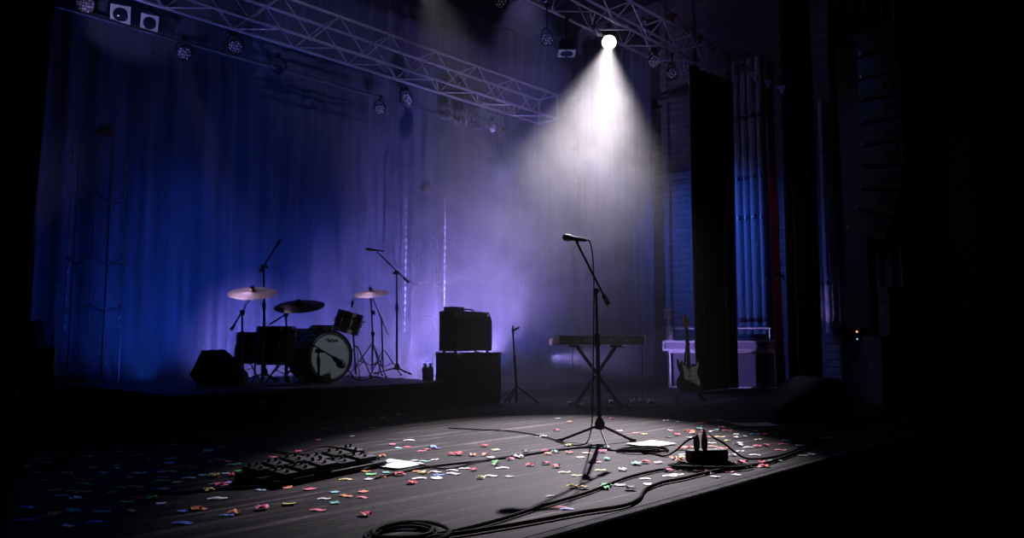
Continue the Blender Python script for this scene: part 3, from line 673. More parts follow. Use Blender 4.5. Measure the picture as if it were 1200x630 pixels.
# ------------------------------------------------------------------ empty guitar stand
y = 4.23; b0 = on_z(608, 474); top = at(601, 388, b0.y) - b0; kn = at(605, 452, b0.y) - b0
t = thing('guitar_stand', 'empty black tripod guitar stand between the speaker cabinet and the keyboard', 'guitar stand', b0)
MB().rod((kn.x, kn.y, .03), (kn.x, kn.y, kn.z + .02), .014).build('lower_tube', BLACK, t)
MB().rod(kn, kn.lerp(top, .55), .016).build('middle_tube', BLACK, t); MB().rod(kn.lerp(top, .5), top, .011).build('upper_tube', BLACK, t)
for q in ((588.5, 476, 0), (632, 474, 0), (597, 472, .0)):
    f = on_z(q[0], q[1]) - b0; l = MB().rod(kn, f + V((0, 0, .012)), .010).build('leg', BLACK, t); MB().rod(f.lerp(kn, .07) + V((0, 0, .012)), f + V((0, 0, .012)), .016).build('rubber_foot', RUBBER, l)
MB().tube(smooth_path([top + RT * .0 + V((0, 0, -.01)), top + RT * .02 + V((0, 0, .02)), top + RT * .05 - FH * .05 + V((0, 0, .03)), top + RT * .07 - FH * .09 + V((0, 0, .045))], 4), .012, 8).build('neck_cradle', RUBBER, t)
MB().tube(smooth_path([top - RT * .01 + V((0, 0, .0)), top - RT * .0 + V((0, 0, .05)), top + RT * .0 - FH * .05 + V((0, 0, .06))], 4), .010, 8).build('cradle_arm', RUBBER, t)

# ------------------------------------------------------------------ keyboard on X stand
k0 = on_z(712, 476); kr = math.radians(-31.5)
KZ = at_d(712, 403.5, (k0 - CAM).dot(FH)).z; KL = 1.06
kc = k0 + V((.0, .15, 0))
t = thing('keyboard_stand', 'black folding X stand under the stage keyboard', 'keyboard stand', (kc.x, kc.y, 0), kr)
for s in (-1, 1):
    for dy in (-.03, .03): MB().box((0, dy * s * .6 + s * .03, KZ / 2), (.03, .02, math.hypot(.55, KZ) - .06), Matrix.Rotation(s * math.atan2(.55, KZ), 3, 'Y'), .004).build('cross_leg', BLACK, t)
    MB().box((s * .265, 0, KZ - .018), (.035, .42, .03), bev=.005).build('support_bar', BLACK, t)
    MB().box((s * .265, 0, .016), (.035, .44, .03), bev=.005).build('floor_bar', BLACK, t)
    for e in (-1, 1):
        MB().box((s * .265, e * .225, .02), (.05, .04, .04), bev=.006).build('end_cap', WHITEP, t)['label'] = 'pale end cap'
        MB().box((s * .265, e * .215, KZ - .014), (.05, .05, .022), bev=.004).build('rubber_pad', PALE, t)
MB().rod((0, -.09, KZ / 2), (0, .09, KZ / 2), .022).build('pivot_bolt', STEEL, t)
t = thing('stage_keyboard', 'long dark stage keyboard with a lit end cheek seen from behind', 'keyboard', (kc.x + .02, kc.y, KZ), kr)
sec = [(-.15, 0), (.15, 0), (.15, .045), (.02, .055), (-.06, .105), (-.15, .105)]
Mx = Matrix(((0, 0, 1, -KL / 2), (1, 0, 0, 0), (0, 1, 0, 0), (0, 0, 0, 1)))
MB().prism(sec, KL, Mx, .004).build('body', mat('keyboard_case', (.055, .05, .06), .5), t)
for s in (-1, 1):
    Mx = Matrix(((0, 0, 1, s * KL / 2 - (.02 if s < 0 else 0)), (1, 0, 0, 0), (0, 1, 0, 0), (0, 0, 0, 1)))
    MB().prism([(-.155, -.003), (.155, -.003), (.155, .06), (.03, .075), (-.06, .112), (-.155, .112)], .02, Mx, .003).build('end_cheek', mat('lit_cheek', (.62, .50, .56), .5), t)['label'] = 'end cheek with pinkish light in its colour'  # pinkish light on the keyboard end is put into the cheek colour
m = MB().box((0, .085, .052), (KL - .06, .12, .012), bev=.003); m.build('white_keys', WHITEP, t)
bk = MB().box((0, 0, 0), (.011, .075, .012), bev=.002).mesh('black_key', BLACK)
for i in range(43):
    if i % 7 in (2, 6): continue
    c = bpy.data.objects.new('black_key', bk); COL.objects.link(c); c.parent = t; c.location = (-KL / 2 + .055 + i * .0226, .065, .062)
for x in (-.2, .12, .3): MB().rod((x, -.152, .05), (x, -.165, .05), .009).build('socket', STEEL, t)
kw = lambda x, yy, z: V((kc.x, kc.y, 0)) + Matrix.Rotation(kr, 3, 'Z') @ V((x, yy, z))
cable('keyboard_cable', 'thin cable hanging straight down from the far end of the keyboard', [kw(.46, -.17, KZ + .05), kw(.48, -.21, KZ - .02), kw(.49, -.20, .4), kw(.49, -.2, .05), kw(.47, -.28, .008), kw(.3, -.5, .008)], .005, m=GREY)
cable('power_lead', 'short white lead dangling under the keyboard between the stand legs', [kw(-.02, -.17, KZ + .04), kw(-.1, -.21, KZ - .1), kw(-.12, -.16, .42), kw(-.13, -.15, .2), kw(-.13, -.15, .05), kw(-.08, -.14, .008)], .006, m=WHITEP)
p = kw(-.29, -.12, 0)
t = thing('power_adapter', 'small power adapter hanging on its lead under the keyboard', 'adapter', kw(-.29, -.0, KZ - .33))
MB().box((0, 0, .04), (.05, .04, .06), bev=.006).build('case', WHITEP, t); MB().tube(smooth_path([(0, 0, .06), (.0, .02, .2), (.03, .01, .33)], 4), .004, 6).build('lead', CABLE, t)
# pedals on the floor behind the keyboard
for i, (u, v, lab) in enumerate(((742, 473, 'small dark effects pedal on the floor beyond the keyboard stand'), (752, 472, 'second dark effects pedal in the row beyond the keyboard stand'), (763, 473, 'third dark effects pedal in the row, nearest the electric guitar'))):
    p = on_z(u, v); t = thing('effects_pedal', lab, 'pedal', p, -PHI, 'pedals beyond the keyboard')
    MB().prism([(-.05, 0), (.05, 0), (.05, .05), (-.05, .03)], .07, Matrix(((0, 0, 1, -.035), (1, 0, 0, 0), (0, 1, 0, 0), (0, 0, 0, 1))), .004).build('case', GREY, t)
    for x in (-.018, .018): MB().lathe([(.009, .045), (.008, .062), (0, .064)], Matrix.Translation((x, .03, 0)), 10).build('knob', WHITEP, t)
    MB().lathe([(.011, .033), (.011, .048), (0, .05)], Matrix.Translation((0, -.025, 0)), 10).build('foot_switch', CHROME, t)

# ------------------------------------------------------------------ electric guitar on its stand
g0 = on_z(808, 470); gd = (g0 - CAM).dot(FH)
gs = thing('guitar_stand', 'black tubular stand holding the electric guitar upright', 'guitar stand', (g0.x, g0.y, 0), -PHI + .0)
MB().tube(smooth_path([(-.16, .02, .012), (-.05, .12, .25), (0, .15, .62)], 5), .011, 8).build('back_tube', BLACK, gs)
MB().tube(smooth_path([(.16, .02, .012), (.05, .12, .25), (0, .15, .60)], 5), .011, 8).build('back_tube', BLACK, gs)
for s in (-1, 1):
    MB().tube(smooth_path([(s * .10, .08, .14), (s * .11, -.03, .10), (s * .11, -.07, .12), (s * .11, -.08, .16)], 5), .011, 8).build('support_arm', RUBBER, gs)
    MB().tube([(s * .10, .08, .14), (s * .17, -.14, .012)], .011, 8).build('leg', BLACK, gs)
MB().tube(smooth_path([(0, .15, .60), (0, .13, .69), (0, .07, .70)], 4), .010, 8).build('neck_rest', RUBBER, gs)
g = thing('electric_guitar', 'dark electric guitar with a pale pickguard upright on a stand', 'guitar', (g0.x - .0, g0.y, .10), -PHI)
TB = Matrix.Rotation(math.radians(90), 4, 'X') @ Matrix.Identity(4)
TG = Matrix.Rotation(math.radians(-9), 4, 'X') @ Matrix.Translation((0.0, .0, 0.02)) @ TB     # local xy -> upright xz, thickness towards -y
def closed_curve(ctrl, k=6):
    n = len(ctrl); out = []
    for i in range(n):
        p0, p1, p2, p3 = (V((*ctrl[(i + j - 1) % n], 0)) for j in range(4))
        for j in range(k):
            s = j / k; q = 0.5 * ((2 * p1) + (p2 - p0) * s + (2 * p0 - 5 * p1 + 4 * p2 - p3) * s * s + (3 * p1 - p0 - 3 * p2 + p3) * s ** 3); out.append((q.x, q.y))
    return out
body = closed_curve([(0, 0), (.10, .012), (.155, .07), (.155, .14), (.118, .20), (.112, .25), (.135, .31), (.145, .365), (.125, .375), (.085, .335), (.04, .315), (.0, .32), (-.035, .33), (-.075, .375), (-.11, .41), (-.138, .40), (-.135, .33), (-.112, .26), (-.118, .20), (-.155, .135), (-.155, .07), (-.10, .012)])
MB().prism(body, .045, TG, .008).build('body', mat('guitar_lacquer', (.035, .03, .03), .25, noise=.1), g)
guard = closed_curve([(.02, .12), (.09, .09), (.125, .075), (.135, .12), (.108, .19), (.10, .25), (.118, .31), (.125, .345), (.085, .318), (.04, .305), (0, .305), (-.035, .312), (-.075, .34), (-.07, .29), (-.06, .22), (-.06, .16)])
MB().prism(guard, .004, TG @ Matrix.Translation((0, 0, .046))).build('pickguard', mat('pearl_guard', (.50, .48, .47), .4, noise=.2, scale=40), g)
for yy in (.15, .205, .265): MB().box(TG @ V((0, yy, .052)), (.085, .02, .014), TG.to_3x3() @ Matrix.Rotation(PI / 2, 3, 'X'), .004).build('pickup', WHITEP, g)
MB().prism([(-.04, .09), (.04, .09), (.04, .12), (-.04, .12)], .012, TG @ Matrix.Translation((0, 0, .045)), .003).build('bridge', CHROME, g)
for x, yy in ((.075, .15), (.092, .115), (.10, .085)): MB().lathe([(.012, .048), (.01, .066), (0, .067)], TG @ Matrix.Translation((x, yy, 0)), 12).build('knob', WHITEP, g)
nk = MB().prism([(-.028, .27), (.028, .27), (.021, .80), (-.021, .80)], .022, TG @ Matrix.Translation((0, 0, .035)), .004); nk.build('neck', MAPLE, g)
MB().prism([(-.027, .30), (.027, .30), (.0205, .80), (-.0205, .80)], .006, TG @ Matrix.Translation((0, 0, .056))).build('fingerboard', mat('rosewood', (.03, .018, .012), .5), g)
hs = closed_curve([(-.021, .80), (.021, .80), (.026, .83), (.045, .86), (.042, .885), (.03, .93), (.018, .965), (-.01, .985), (-.032, .975), (-.03, .945), (-.036, .90), (-.04, .85)], 4)
MB().prism(hs, .015, TG @ Matrix.Translation((0, 0, .034)), .002).build('headstock', MAPLE, g)
for i in range(6): MB().box(TG @ V((-.052, .845 + i * .022, .04)), (.024, .012, .012), TG.to_3x3(), .003).build('tuner', CHROME, g)
for i in range(6): MB().rod(TG @ V((-.0185 + i * .0074, .105, .063)), TG @ V((-.014 + i * .0056, .82, .064)), .0008, n=4).build('string', CHROME, g)

# ------------------------------------------------------------------ road case in the wing
pc0 = V((11.48, 4.18, 0)); rzc = math.atan2(-1.31, .92)
t = thing('road_case', 'long dark road case with bright metal edges partly behind the black masking drape', 'case', pc0, rzc)
W_, H_, D_ = 1.66, .58, .5
MB().box((0, D_ / 2, H_ / 2 + .0), (W_ - .03, D_ - .03, H_ - .03), bev=.008).build('panels', mat('case_laminate', (.09, .085, .12), .45, noise=.3, scale=60), t)
for yy in (0, D_):
    for z in (.012, H_): MB().box((0, yy, z), (W_, .03, .03), bev=.004).build('edge_rail', ALU, t)
    for x in (-W_ / 2, W_ / 2): MB().box((x, yy, H_ / 2), (.03, .03, H_), bev=.004).build('edge_rail', ALU, t)
for x in (-W_ / 2, W_ / 2):
    for z in (.012, H_): MB().box((x, D_ / 2, z), (.03, D_, .03), bev=.004).build('edge_rail', ALU, t)
for x in (-.55, .62): MB().box((x, -.012, .33), (.13, .012, .11), bev=.006).build('butterfly_latch', STEEL, t)
t = thing('flat_case', 'shallow pale flight case lying on the long road case', 'case', pc0 + V((0, 0, H_ + .016)), rzc)
MB().box((-.02, D_ / 2, .09), (W_ + .16, D_ * .9, .13), bev=.006).build('panels', mat('flat_case_laminate', (.22, .20, .27), .5), t)
for z in (.018, .155): MB().box((-.02, D_ * .05, z), (W_ + .18, .028, .03), bev=.004).build('edge_rail', ALU, t)
for x in (-.02 - W_ / 2 - .08, -.02 + W_ / 2 + .08): MB().box((x, D_ * .05, .086), (.03, .03, .15), bev=.004).build('edge_rail', ALU, t)
# a rack rail with a paper on a post behind it
q = pc0 + V((0, 0, 0)); Rz = Matrix.Rotation(rzc, 3, 'Z')
t = thing('rail_frame', 'pale tubular frame with a square plate standing on the flat flight case', 'frame', pc0 + V((0, 0, H_ + .016 + .155)), rzc)
MB().rod((-.86, .25, 0), (-.86, .25, .22), .012).build('post', PALE, t); MB().rod((.8, .25, 0), (.8, .25, .22), .012).build('post', PALE, t)
MB().rod((-.88, .25, .22), (.82, .25, .22), .014).build('rail', PALE, t)
MB().box((-.80, .22, .10), (.07, .02, .32), bev=.004).build('upright_plate', PALE, t); MB().box((-.84, .22, .46), (.13, .02, .17), bev=.004).build('square_plate', WHITEP, t)
MB().rod((-.82, .24, .22), (-.83, .24, .40), .012).build('plate_post', PALE, t)

# vertical pipes on the brick wall
for i, (u, y0) in enumerate(((873, 5.28), (882, 5.12), (892, 4.95), (901, 4.79))):
    rr = (.075, .06, .08, .055)[i]
    t = thing('wall_pipe', ('fat', 'slim second', 'thickest third', 'thin last')[i] + ' vertical pipe in the row of four beside the red drape', 'pipe', (14.38, y0, 0.9), 0, 'pipes on the brick wall')
    MB().tube([(0, 0, 0), (0, 0, 1.5), (0, 0, 3), (0, 0, 5.6)], rr, 14).build('tube', PALE, t)
    for z in (.25, 2.3, 3.1, 4.35): MB().lathe([(rr, z), (rr * 1.2, z), (rr * 1.2, z + .07), (rr, z + .07)], None, 14).build('collar', STEEL, t)
for i, (y0, rr) in enumerate(((3.72, .07), (3.56, .05))):
    t = thing('wall_pipe', ('fat vertical pipe', 'thin vertical pipe')[i] + ' seen between the black drape and the column', 'pipe', (14.38, y0, .9), 0, 'pipes seen in the gap')
    MB().tube([(0, 0, 0), (0, 0, 3), (0, 0, 4.4)], rr, 14).build('tube', PALE, t)
    for z in (.9, 1.9, 3.4): MB().lathe([(rr, z), (rr * 1.25, z), (rr * 1.25, z + .07), (rr, z + .07)], None, 14).build('collar', STEEL, t)

# ------------------------------------------------------------------ hung loudspeaker array, subs, side speakers
apath = [at_d(1043, 45, 8.62), at_d(1044, 75, 8.62), at_d(1046, 103, 8.62), at_d(1047, 130, 8.62), at_d(1047, 158, 8.62), at_d(1046, 185, 8.62), at_d(1042, 211, 8.62), at_d(1036, 237, 8.62), at_d(1027, 262, 8.62)]
ax = 10.25; t = thing('line_array', 'curved column of dark loudspeaker boxes hanging beside the blue grey column', 'speaker', (ax, 1.05, 4.7))
bs = mat('array_paint', (.035, .037, .045), .6)
z = -.12; yy = 0.0; ang = 0.0
for i in range(9):
    hb = .285
    ang = (0, 0, 0, 0, .02, .06, .14, .27, .42)[i]
    R3 = Matrix.Rotation(ang, 3, 'X')        # front (-y) tips downwards
    c = V((0, yy, z)) + R3 @ V((0, 0, -hb / 2))
    b_ = MB(); Mb = Matrix.Translation(c) @ R3.to_4x4()
    b_.prism([(-.26, -hb / 2 + .004), (-.26, hb / 2 - .004), (.24, hb / 2 - .03), (.24, -hb / 2 + .03)], 1.0, Mb @ Matrix(((0, 0, 1, -.5), (1, 0, 0, 0), (0, 1, 0, 0), (0, 0, 0, 1))), .008)
    ob = b_.build('speaker_box', bs, t)
    MB().box(Mb @ V((0, -.262, 0)), (.94, .012, hb - .03), R3, .004).build('grille', CLOTH, ob)
    for s in (-.06, .06): MB().box(Mb @ V((-.505, -.12 + s, 0)), (.012, .05, .09), R3, .004).build('side_port', RUBBER, ob)
    MB().box(Mb @ V((-.505, .2, -hb / 2 + .03)), (.014, .03, .05), R3, .003).build('rigging_plate', STEEL, ob)
    e = R3 @ V((0, 0, -hb)); yy += e.y + .26 * math.sin(ang) * .12; z += e.z
MB().box((0, 0, -.06), (.7, .7, .06), bev=.008).build('bumper_frame', bs, t)
for x in (-.25, .25): MB().rod((x, 0, -.05), (x * .2, 0, 3.75), .012).build('hoist_chain', STEEL, t)
def speaker_box(name, label, loc, rz, w_, d_, h_, horn=True):
    t = thing(name, label, 'speaker', loc, rz)
    MB().box((0, 0, h_ / 2), (w_, d_, h_), bev=.012).build('cabinet', mat('speaker_paint', (.022, .023, .028), .6), t)
    MB().box((0, -d_ / 2 - .005, h_ / 2), (w_ * .9, .012, h_ * .9), bev=.004).build('grille', CLOTH, t)
    MB().box((-w_ / 2 - .003, 0, h_ * .55), (.012, .15, .08), bev=.004).build('handle', GREY, t); return t
speaker_box('subwoofer', 'squat dark subwoofer at the foot of the blue grey column', (11.12, 1.72, 0), math.radians(-40), .55, .6, .74)
speaker_box('subwoofer', 'tall dark subwoofer on the stage lip under the hanging array', (9.75, 1.0, 0), math.radians(-50), .55, .55, .82)
speaker_box('side_speaker', 'dim upright speaker standing on the stage lip subwoofer', (9.78, 1.0, .82), math.radians(-50), .26, .3, .58)
# small powered unit with two indicator lamps
t = thing('power_unit', 'small dark rack unit with a red and a blue indicator lamp on the squat subwoofer', 'rack unit', (10.98, 1.86, .74), math.radians(-46.5))
MB().box((0, 0, .09), (.22, .2, .18), bev=.008).build('case', BLACK, t)
MB().lathe([(.012, 0), (.012, .01), (0, .016)], Matrix.Translation((-.05, -.1, .145)) @ Matrix.Rotation(PI / 2, 4, 'X'), 10).build('red_lamp', mat('red_glow', (.8, .2, .2), .5, emit=(1, .25, .18), emit_s=2.2, noise=0), t)
MB().lathe([(.010, 0), (.010, .01), (0, .014)], Matrix.Translation((-.05, -.1, .045)) @ Matrix.Rotation(PI / 2, 4, 'X'), 10).build('blue_lamp', mat('blue_glow', (.2, .5, .9), .5, emit=(.2, .55, 1), emit_s=1.2, noise=0), t)
# near dark end: road case and small lamp
t = thing('road_case', 'dim upright road case at the dark near end of the stage beside the lattice tower', 'case', (2.65, 8.2, 0), -PHI + .5)
MB().box((0, 0, .34), (.47, .45, .62), bev=.008).build('panels', BLACK, t)
for x in (-.24, .24):
    for y in (-.23, .23): MB().box((x, y, .34), (.025, .025, .66), bev=.003).build('edge_rail', STEEL, t)
for z in (.02, .66):
    for y in (-.23, .23): MB().box((0, y, z), (.5, .025, .025), bev=.003).build('edge_rail', STEEL, t)
p = V((2.72, 8.2, .68 + .17)); t = thing('floor_lamp', 'round dim stage lamp sitting on the near upright road case', 'stage lamp', (2.72, 8.2, .68))
M = aim((0, 0, .17), V((.9, -.6, .1))); MB().lathe([(.06, -.2), (.13, -.17), (.15, 0), (.16, .02), (.14, .02)], M, 24).build('housing', BLACK, t); MB().lathe([(0, .015), (.13, .008)], M, 24, cap=False).build('lens', GLASS, t)
MB().tube([(-.12, .1, .17), (-.13, .1, .01), (.13, -.1, .01), (.12, -.1, .17)], .012, 6).build('stand_bracket', BLACK, t)
# floor pars that light the haze
for i, (l, tg, p_, c_, s_) in enumerate(FLOORPARS):
    l = V(l); d = (V(tg) - l).normalized(); z0 = RZ if i == 0 else 0.0
    c0 = l - d * .10
    t = thing('floor_par', ('purple floor lamp hidden behind the drum kit', 'purple floor lamp hidden behind the amplifier', 'second purple floor lamp behind the amplifier, nearer the curtain')[i], 'stage lamp', (c0.x, c0.y, z0))
    M = aim((0, 0, c0.z - z0 + .03), d)
    MB().lathe([(.04, -.13), (.08, -.12), (.09, .02), (.095, .05), (.085, .05), (.08, .03)], M, 24).build('housing', BLACK, t)
    MB().lathe([(0, .035), (.078, .03)], M, 24, cap=False).build('lens', mat('purple_lens', (.4, .3, .9), .4, emit=(.45, .3, 1), emit_s=3, noise=0), t)
    MB().tube([(-.11, 0, c0.z - z0 + .03), (-.11, 0, .01), (.11, 0, .01), (.11, 0, c0.z - z0 + .03)], .01, 6).build('stand_bracket', BLACK, t)

# ------------------------------------------------------------------ pedalboard and things on the boards
pb = on_z(369, 555); pr = math.radians(12)
t = thing('pedalboard', 'long low black pedalboard frame on the boards beside a white sheet', 'pedalboard', pb, pr)
for yy in (-.14, -.05, .04, .13): MB().box((0, yy, .035 + yy * .06), (.84, .07, .018), bev=.003).build('rail', BLACK, t)
for x in (-.41, .41): MB().prism([(-.17, 0), (.17, 0), (.17, .052), (-.17, .03)], .02, Matrix(((0, 0, 1, x - .01), (1, 0, 0, 0), (0, 1, 0, 0), (0, 0, 0, 1))), .003).build('side_plate', BLACK, t)
Rp3 = Matrix.Rotation(pr, 3, 'Z')
places = [('first', -.35, .10, .09, .13), ('second', -.22, .11, .10, .12), ('third', -.08, .10, .12, .13), ('fourth', .08, .11, .13, .12), ('fifth', .25, .10, .14, .12), ('last', .38, .11, .08, .13)]
rows = [('back row', .075, 0), ('front row', -.095, 1)]
for rn, yy, k in rows:
    for i, (od, x, _, w_, d_) in enumerate(places):
        if k and i in (5,): continue
        h_ = .032 + .009 * ((i * 7 + k * 3) % 3); zz = .046 + yy * .06 + .004
        q = pb + Rp3 @ V((x + (.03 if k else 0), yy, 0)); q.z = zz
        p_ = thing('effects_pedal', '%s black pedal in the %s of the pedalboard, counting from its dark end' % (od, rn), 'pedal', q, pr, 'pedals on the pedalboard')
        MB().prism([(-d_ / 2, 0), (d_ / 2, 0), (d_ / 2, h_), (-d_ / 2, h_ * .65)], w_, Matrix(((0, 0, 1, -w_ / 2), (1, 0, 0, 0), (0, 1, 0, 0), (0, 0, 0, 1))), .004).build('case', TOLEX if (i + k) % 2 else BLACK, p_)
        for xx in (-w_ * .25, w_ * .25): MB().lathe([(.009, h_ * .9), (.0085, h_ + .014), (0, h_ + .015)], Matrix.Translation((xx, d_ * .25, 0)), 10).build('knob', BLACK, p_)
        MB().lathe([(.010, h_ * .68), (.010, h_ * .8 + .012), (0, h_ * .8 + .014)], Matrix.Translation((0, -d_ * .25, 0)), 10).build('foot_switch', STEEL, p_)
cable('patch_cable', 'thin shiny patch cable looped over the pedalboard towards the white sheet', [pb + Rp3 @ V((-.1, -.02, .14)), pb + Rp3 @ V((.05, .0, .145)), pb + Rp3 @ V((.2, -.04, .12)), pb + Rp3 @ V((.36, -.1, .07)), pb + Rp3 @ V((.47, -.13, .01)), pb + Rp3 @ V((.6, -.16, .008)), on_z(520, 549, .008), on_z(560, 541, .008), on_z(600, 534, .008), on_z(700, 521, .008)], .005)
p_ = thing('foot_switch_box', 'small dark switch box on the boards at the dark end of the pedalboard', 'pedal', on_z(297, 562), .5)
MB().prism([(-.05, 0), (.05, 0), (.05, .055), (-.05, .035)], .12, Matrix(((0, 0, 1, -.06), (1, 0, 0, 0), (0, 1, 0, 0), (0, 0, 0, 1))), .004).build('case', BLACK, p_)
for x in (-.03, .03): MB().lathe([(.012, .04), (.012, .06), (0, .062)], Matrix.Translation((x, 0, 0)), 10).build('button', STEEL, p_)
def sheet(label, c, w_, h_, rz, curl=.006):
    def fn(u, v): return V(((u - .5) * w_, (v - .5) * h_, .004 + curl * (abs(u - .5) * 2) ** 3 + curl * .6 * (v - .5) ** 2))
    o = MB().grid(fn, 8, 8).build('paper_sheet', PAPER); o.location = (c.x, c.y, 0.001); o.rotation_euler = (0, 0, rz)
    md = o.modifiers.new('thickness', 'SOLIDIFY'); md.thickness = .0012; return tag(o, label, 'paper', 'sheets of paper on the boards')
c = on_z(460, 545); sheet('white sheet of paper lying at the bright end of the pedalboard', c, .24, .30, .1)
c = on_z(762, 521); sheet('white sheet of paper lying just beyond the foot of the spotlit microphone stand', c, .30, .24, -.15)
c = on_z(884, 498); sheet('half shaded sheet of paper by the large floor monitor', c, .36, .26, -.7)
# power strip
pA, pB = on_z(808, 541), on_z(853, 539); pm = (pA + pB) / 2; ps_r = math.atan2((pB - pA).y, (pB - pA).x)
t = thing('power_strip', 'black power distribution box with sockets on the boards near the stage lip', 'power strip', pm + V((.03, .03, 0)), ps_r)
MB().box((0, 0, .034), (.26, .09, .066), bev=.006).build('case', BLACK, t)
for x in (-.08, -.02, .05, .10): MB().lathe([(.018, .062), (.018, .069), (.012, .066)], Matrix.Translation((x, 0, 0)), 14).build('socket', GREY, t)
def plug(label, x, h):
    q = pm + V((.03, .03, .067)) + Matrix.Rotation(ps_r, 3, 'Z') @ V((x, 0, 0)); o = thing('power_plug', label, 'plug', q, ps_r)
    MB().lathe([(.014, 0), (.020, .012), (.021, h * .55), (.016, h * .8), (.008, h)], None, 14).build('body', RUBBER, o); MB().rod((0, 0, h * .9), (0, 0, h * 1.2), .007).build('strain_relief', RUBBER, o); return q
q1 = plug('slim black plug pushed into the dark box, on the microphone stand side', -.07, .095); q2 = plug('bulky black plug pushed into the dark box, next to the slimmer plug', -.015, .11)
cable('power_cable', 'black cable arching from the slim plug down to the coil by the white sheet', [q1 + V((0, 0, .115)), at_d(815, 511, 4.75), at_d(804, 517, 4.8), on_z(790, 529, .03), on_z(778, 534, .008), on_z(765, 531, .008), on_z(752, 530, .008)], .0065)
cable('power_cable', 'black cable arching from the bulky plug away towards the stage lip', [q2 + V((0, 0, .13)), at_d(836, 512, 4.75), at_d(848, 519, 4.8), at_d(862, 530, 4.9), on_z(876, 537, .008), on_z(900, 536, .008), on_z(925, 530, .008), on_z(945, 522, .008), on_z(985, 512, .008)], .0065)
def coil(label, c, rx, ry, n, r=.006, seed=1, rz=0, zs=.004):
    rnd = random.Random(seed); pts = []
    for i in range(n * 18):
        a = 2 * PI * i / 18; k = 1 + .20 * math.sin(a * .37 + seed) + .10 * math.sin(a * .71)
        p = Matrix.Rotation(rz, 3, 'Z') @ V((rx * k * math.cos(a) + .01 * math.sin(a * .23), ry * k * math.sin(a), 0)); pts.append(V((c.x + p.x, c.y + p.y, r + zs * i / 18 + .003 * math.sin(a * 2))))
    o = MB().tube(pts, r, 6).build('cable_coil', CABLE); return tag(o, label, 'cable')
coil('coil of thin black cable lying between the microphone stand foot and the power box', on_z(753, 529), .16, .10, 4, seed=2, rz=-.6)
coil('flattened coil of black cable lying in front of the power box', on_z(832, 549), .20, .08, 5, .006, 3, rz=-.75)
coil('thick coil of black cable at the very front edge of the boards', on_z(474, 629), .14, .13, 3, .008, 4, zs=.006)
cable('stage_cable', 'thick black cable crossing the front boards towards the power box, upper of the pair', floor_pts([(500, 627), (540, 620), (590, 607), (640, 591), (690, 576), (735, 559), (768, 551)], .011) + floor_pts([(775, 550), (800, 547), (830, 549)], .010), .008)
cable('stage_cable', 'thick black cable crossing the front boards along the stage lip, lower of the pair', floor_pts([(505, 629), (560, 621), (620, 611), (680, 600), (730, 592), (748, 584), (756, 573), (775, 565), (800, 560), (830, 553), (870, 546), (905, 540), (960, 520)], .012), .009)
cable('stage_cable', 'thin dark cable running across the boards from the riser to the pedalboard', floor_pts([(250, 519), (285, 523), (320, 528), (345, 532), (370, 533)], .007), .007)
cable('stage_cable', 'thin dark cable wandering across the lit boards from the pedalboard to the stand', floor_pts([(440, 560), (500, 547), (560, 540), (615, 533), (650, 527), (690, 524), (716, 527), (740, 529)], .006), .006)
cable('stage_cable', 'dark cable on the near boards leading out of the dark into the pedalboard end', floor_pts([(175, 577), (215, 577), (250, 573), (290, 571), (330, 567)], .008), .008)
cable('stage_cable', 'tangle of dark cable on the floor at the feet of the drum hardware', [at(u, v, yy) for u, v, yy in ((412, 441, 5.7), (425, 446, 5.4), (440, 441, 5.9), (455, 445, 5.6), (470, 443, 6.0), (480, 446, 5.5))], .009)
for i, (u, v) in enumerate(((890, 484), (899, 482))): coil(('crumpled pale cable tie heap on the floor beside the large monitor', 'second small cable heap touching the large monitor')[i], on_z(u, v), .06, .05, 4, .006, 6 + i, zs=.016)

# ------------------------------------------------------------------ confetti: every scrap its own object
CC = {'white': (.82, .82, .82), 'pink': (.88, .15, .27), 'red': (.78, .03, .06), 'orange': (.82, .26, .07), 'yellow': (.72, .58, .16), 'teal': (.10, .48, .38), 'cyan': (.30, .66, .74), 'blue': (.08, .22, .75), 'green': (.12, .55, .14), 'lavender': (.50, .38, .74), 'dark': (.02, .02, .025)}
CM = {k: mat('confetti_' + k, v, .7, noise=.05, scale=60) for k, v in CC.items()}
def scrap_mesh(kind, col, var):
    rnd = random.Random(hash((kind, var)) if False else var * 31 + len(kind)); m = MB()
    if kind == 'strip':
        m.grid(lambda u, v: V(((u - .5) * .062, (v - .5) * .020, (.002 + .0035 * math.sin(u * PI * (1 + var * .4)) ** 2 + .001 * v))), 8, 2)
    elif kind == 'square':
        m.grid(lambda u, v: V(((u - .5) * .042, (v - .5) * .036, .002 + .008 * (u - .5) ** 2 + .004 * (v - .2 * var) ** 2)), 5, 5)
    else:
        g = {(i, j): V(((i - 2) * .011 + rnd.uniform(-.005, .005), (j - 2) * .010 + rnd.uniform(-.005, .005), .003 + rnd.uniform(0, .013))) for i in range(5) for j in range(5)}
        m.grid(lambda u, v: g[(round(u * 4), round(v * 4))], 4, 4)
    return m.mesh('confetti_' + kind, CM[col])
COLN = dict(w='white', p='pink', r='red', o='orange', y='yellow', t='teal', c='cyan', b='blue', g='green', l='lavender', k='dark')
spots = []
def add(x0, y0, sc, txt):
    for tok in txt.split():
        c = tok[0]; kd = None; s = tok[1:]
        if s[0] in 'SQX': kd = {'S': 'strip', 'Q': 'square', 'X': 'crumpled'}[s[0]]; s = s[1:]
        a, b = s.split(','); spots.append((x0 + float(a) / sc, y0 + float(b) / sc, COLN[c], kd))
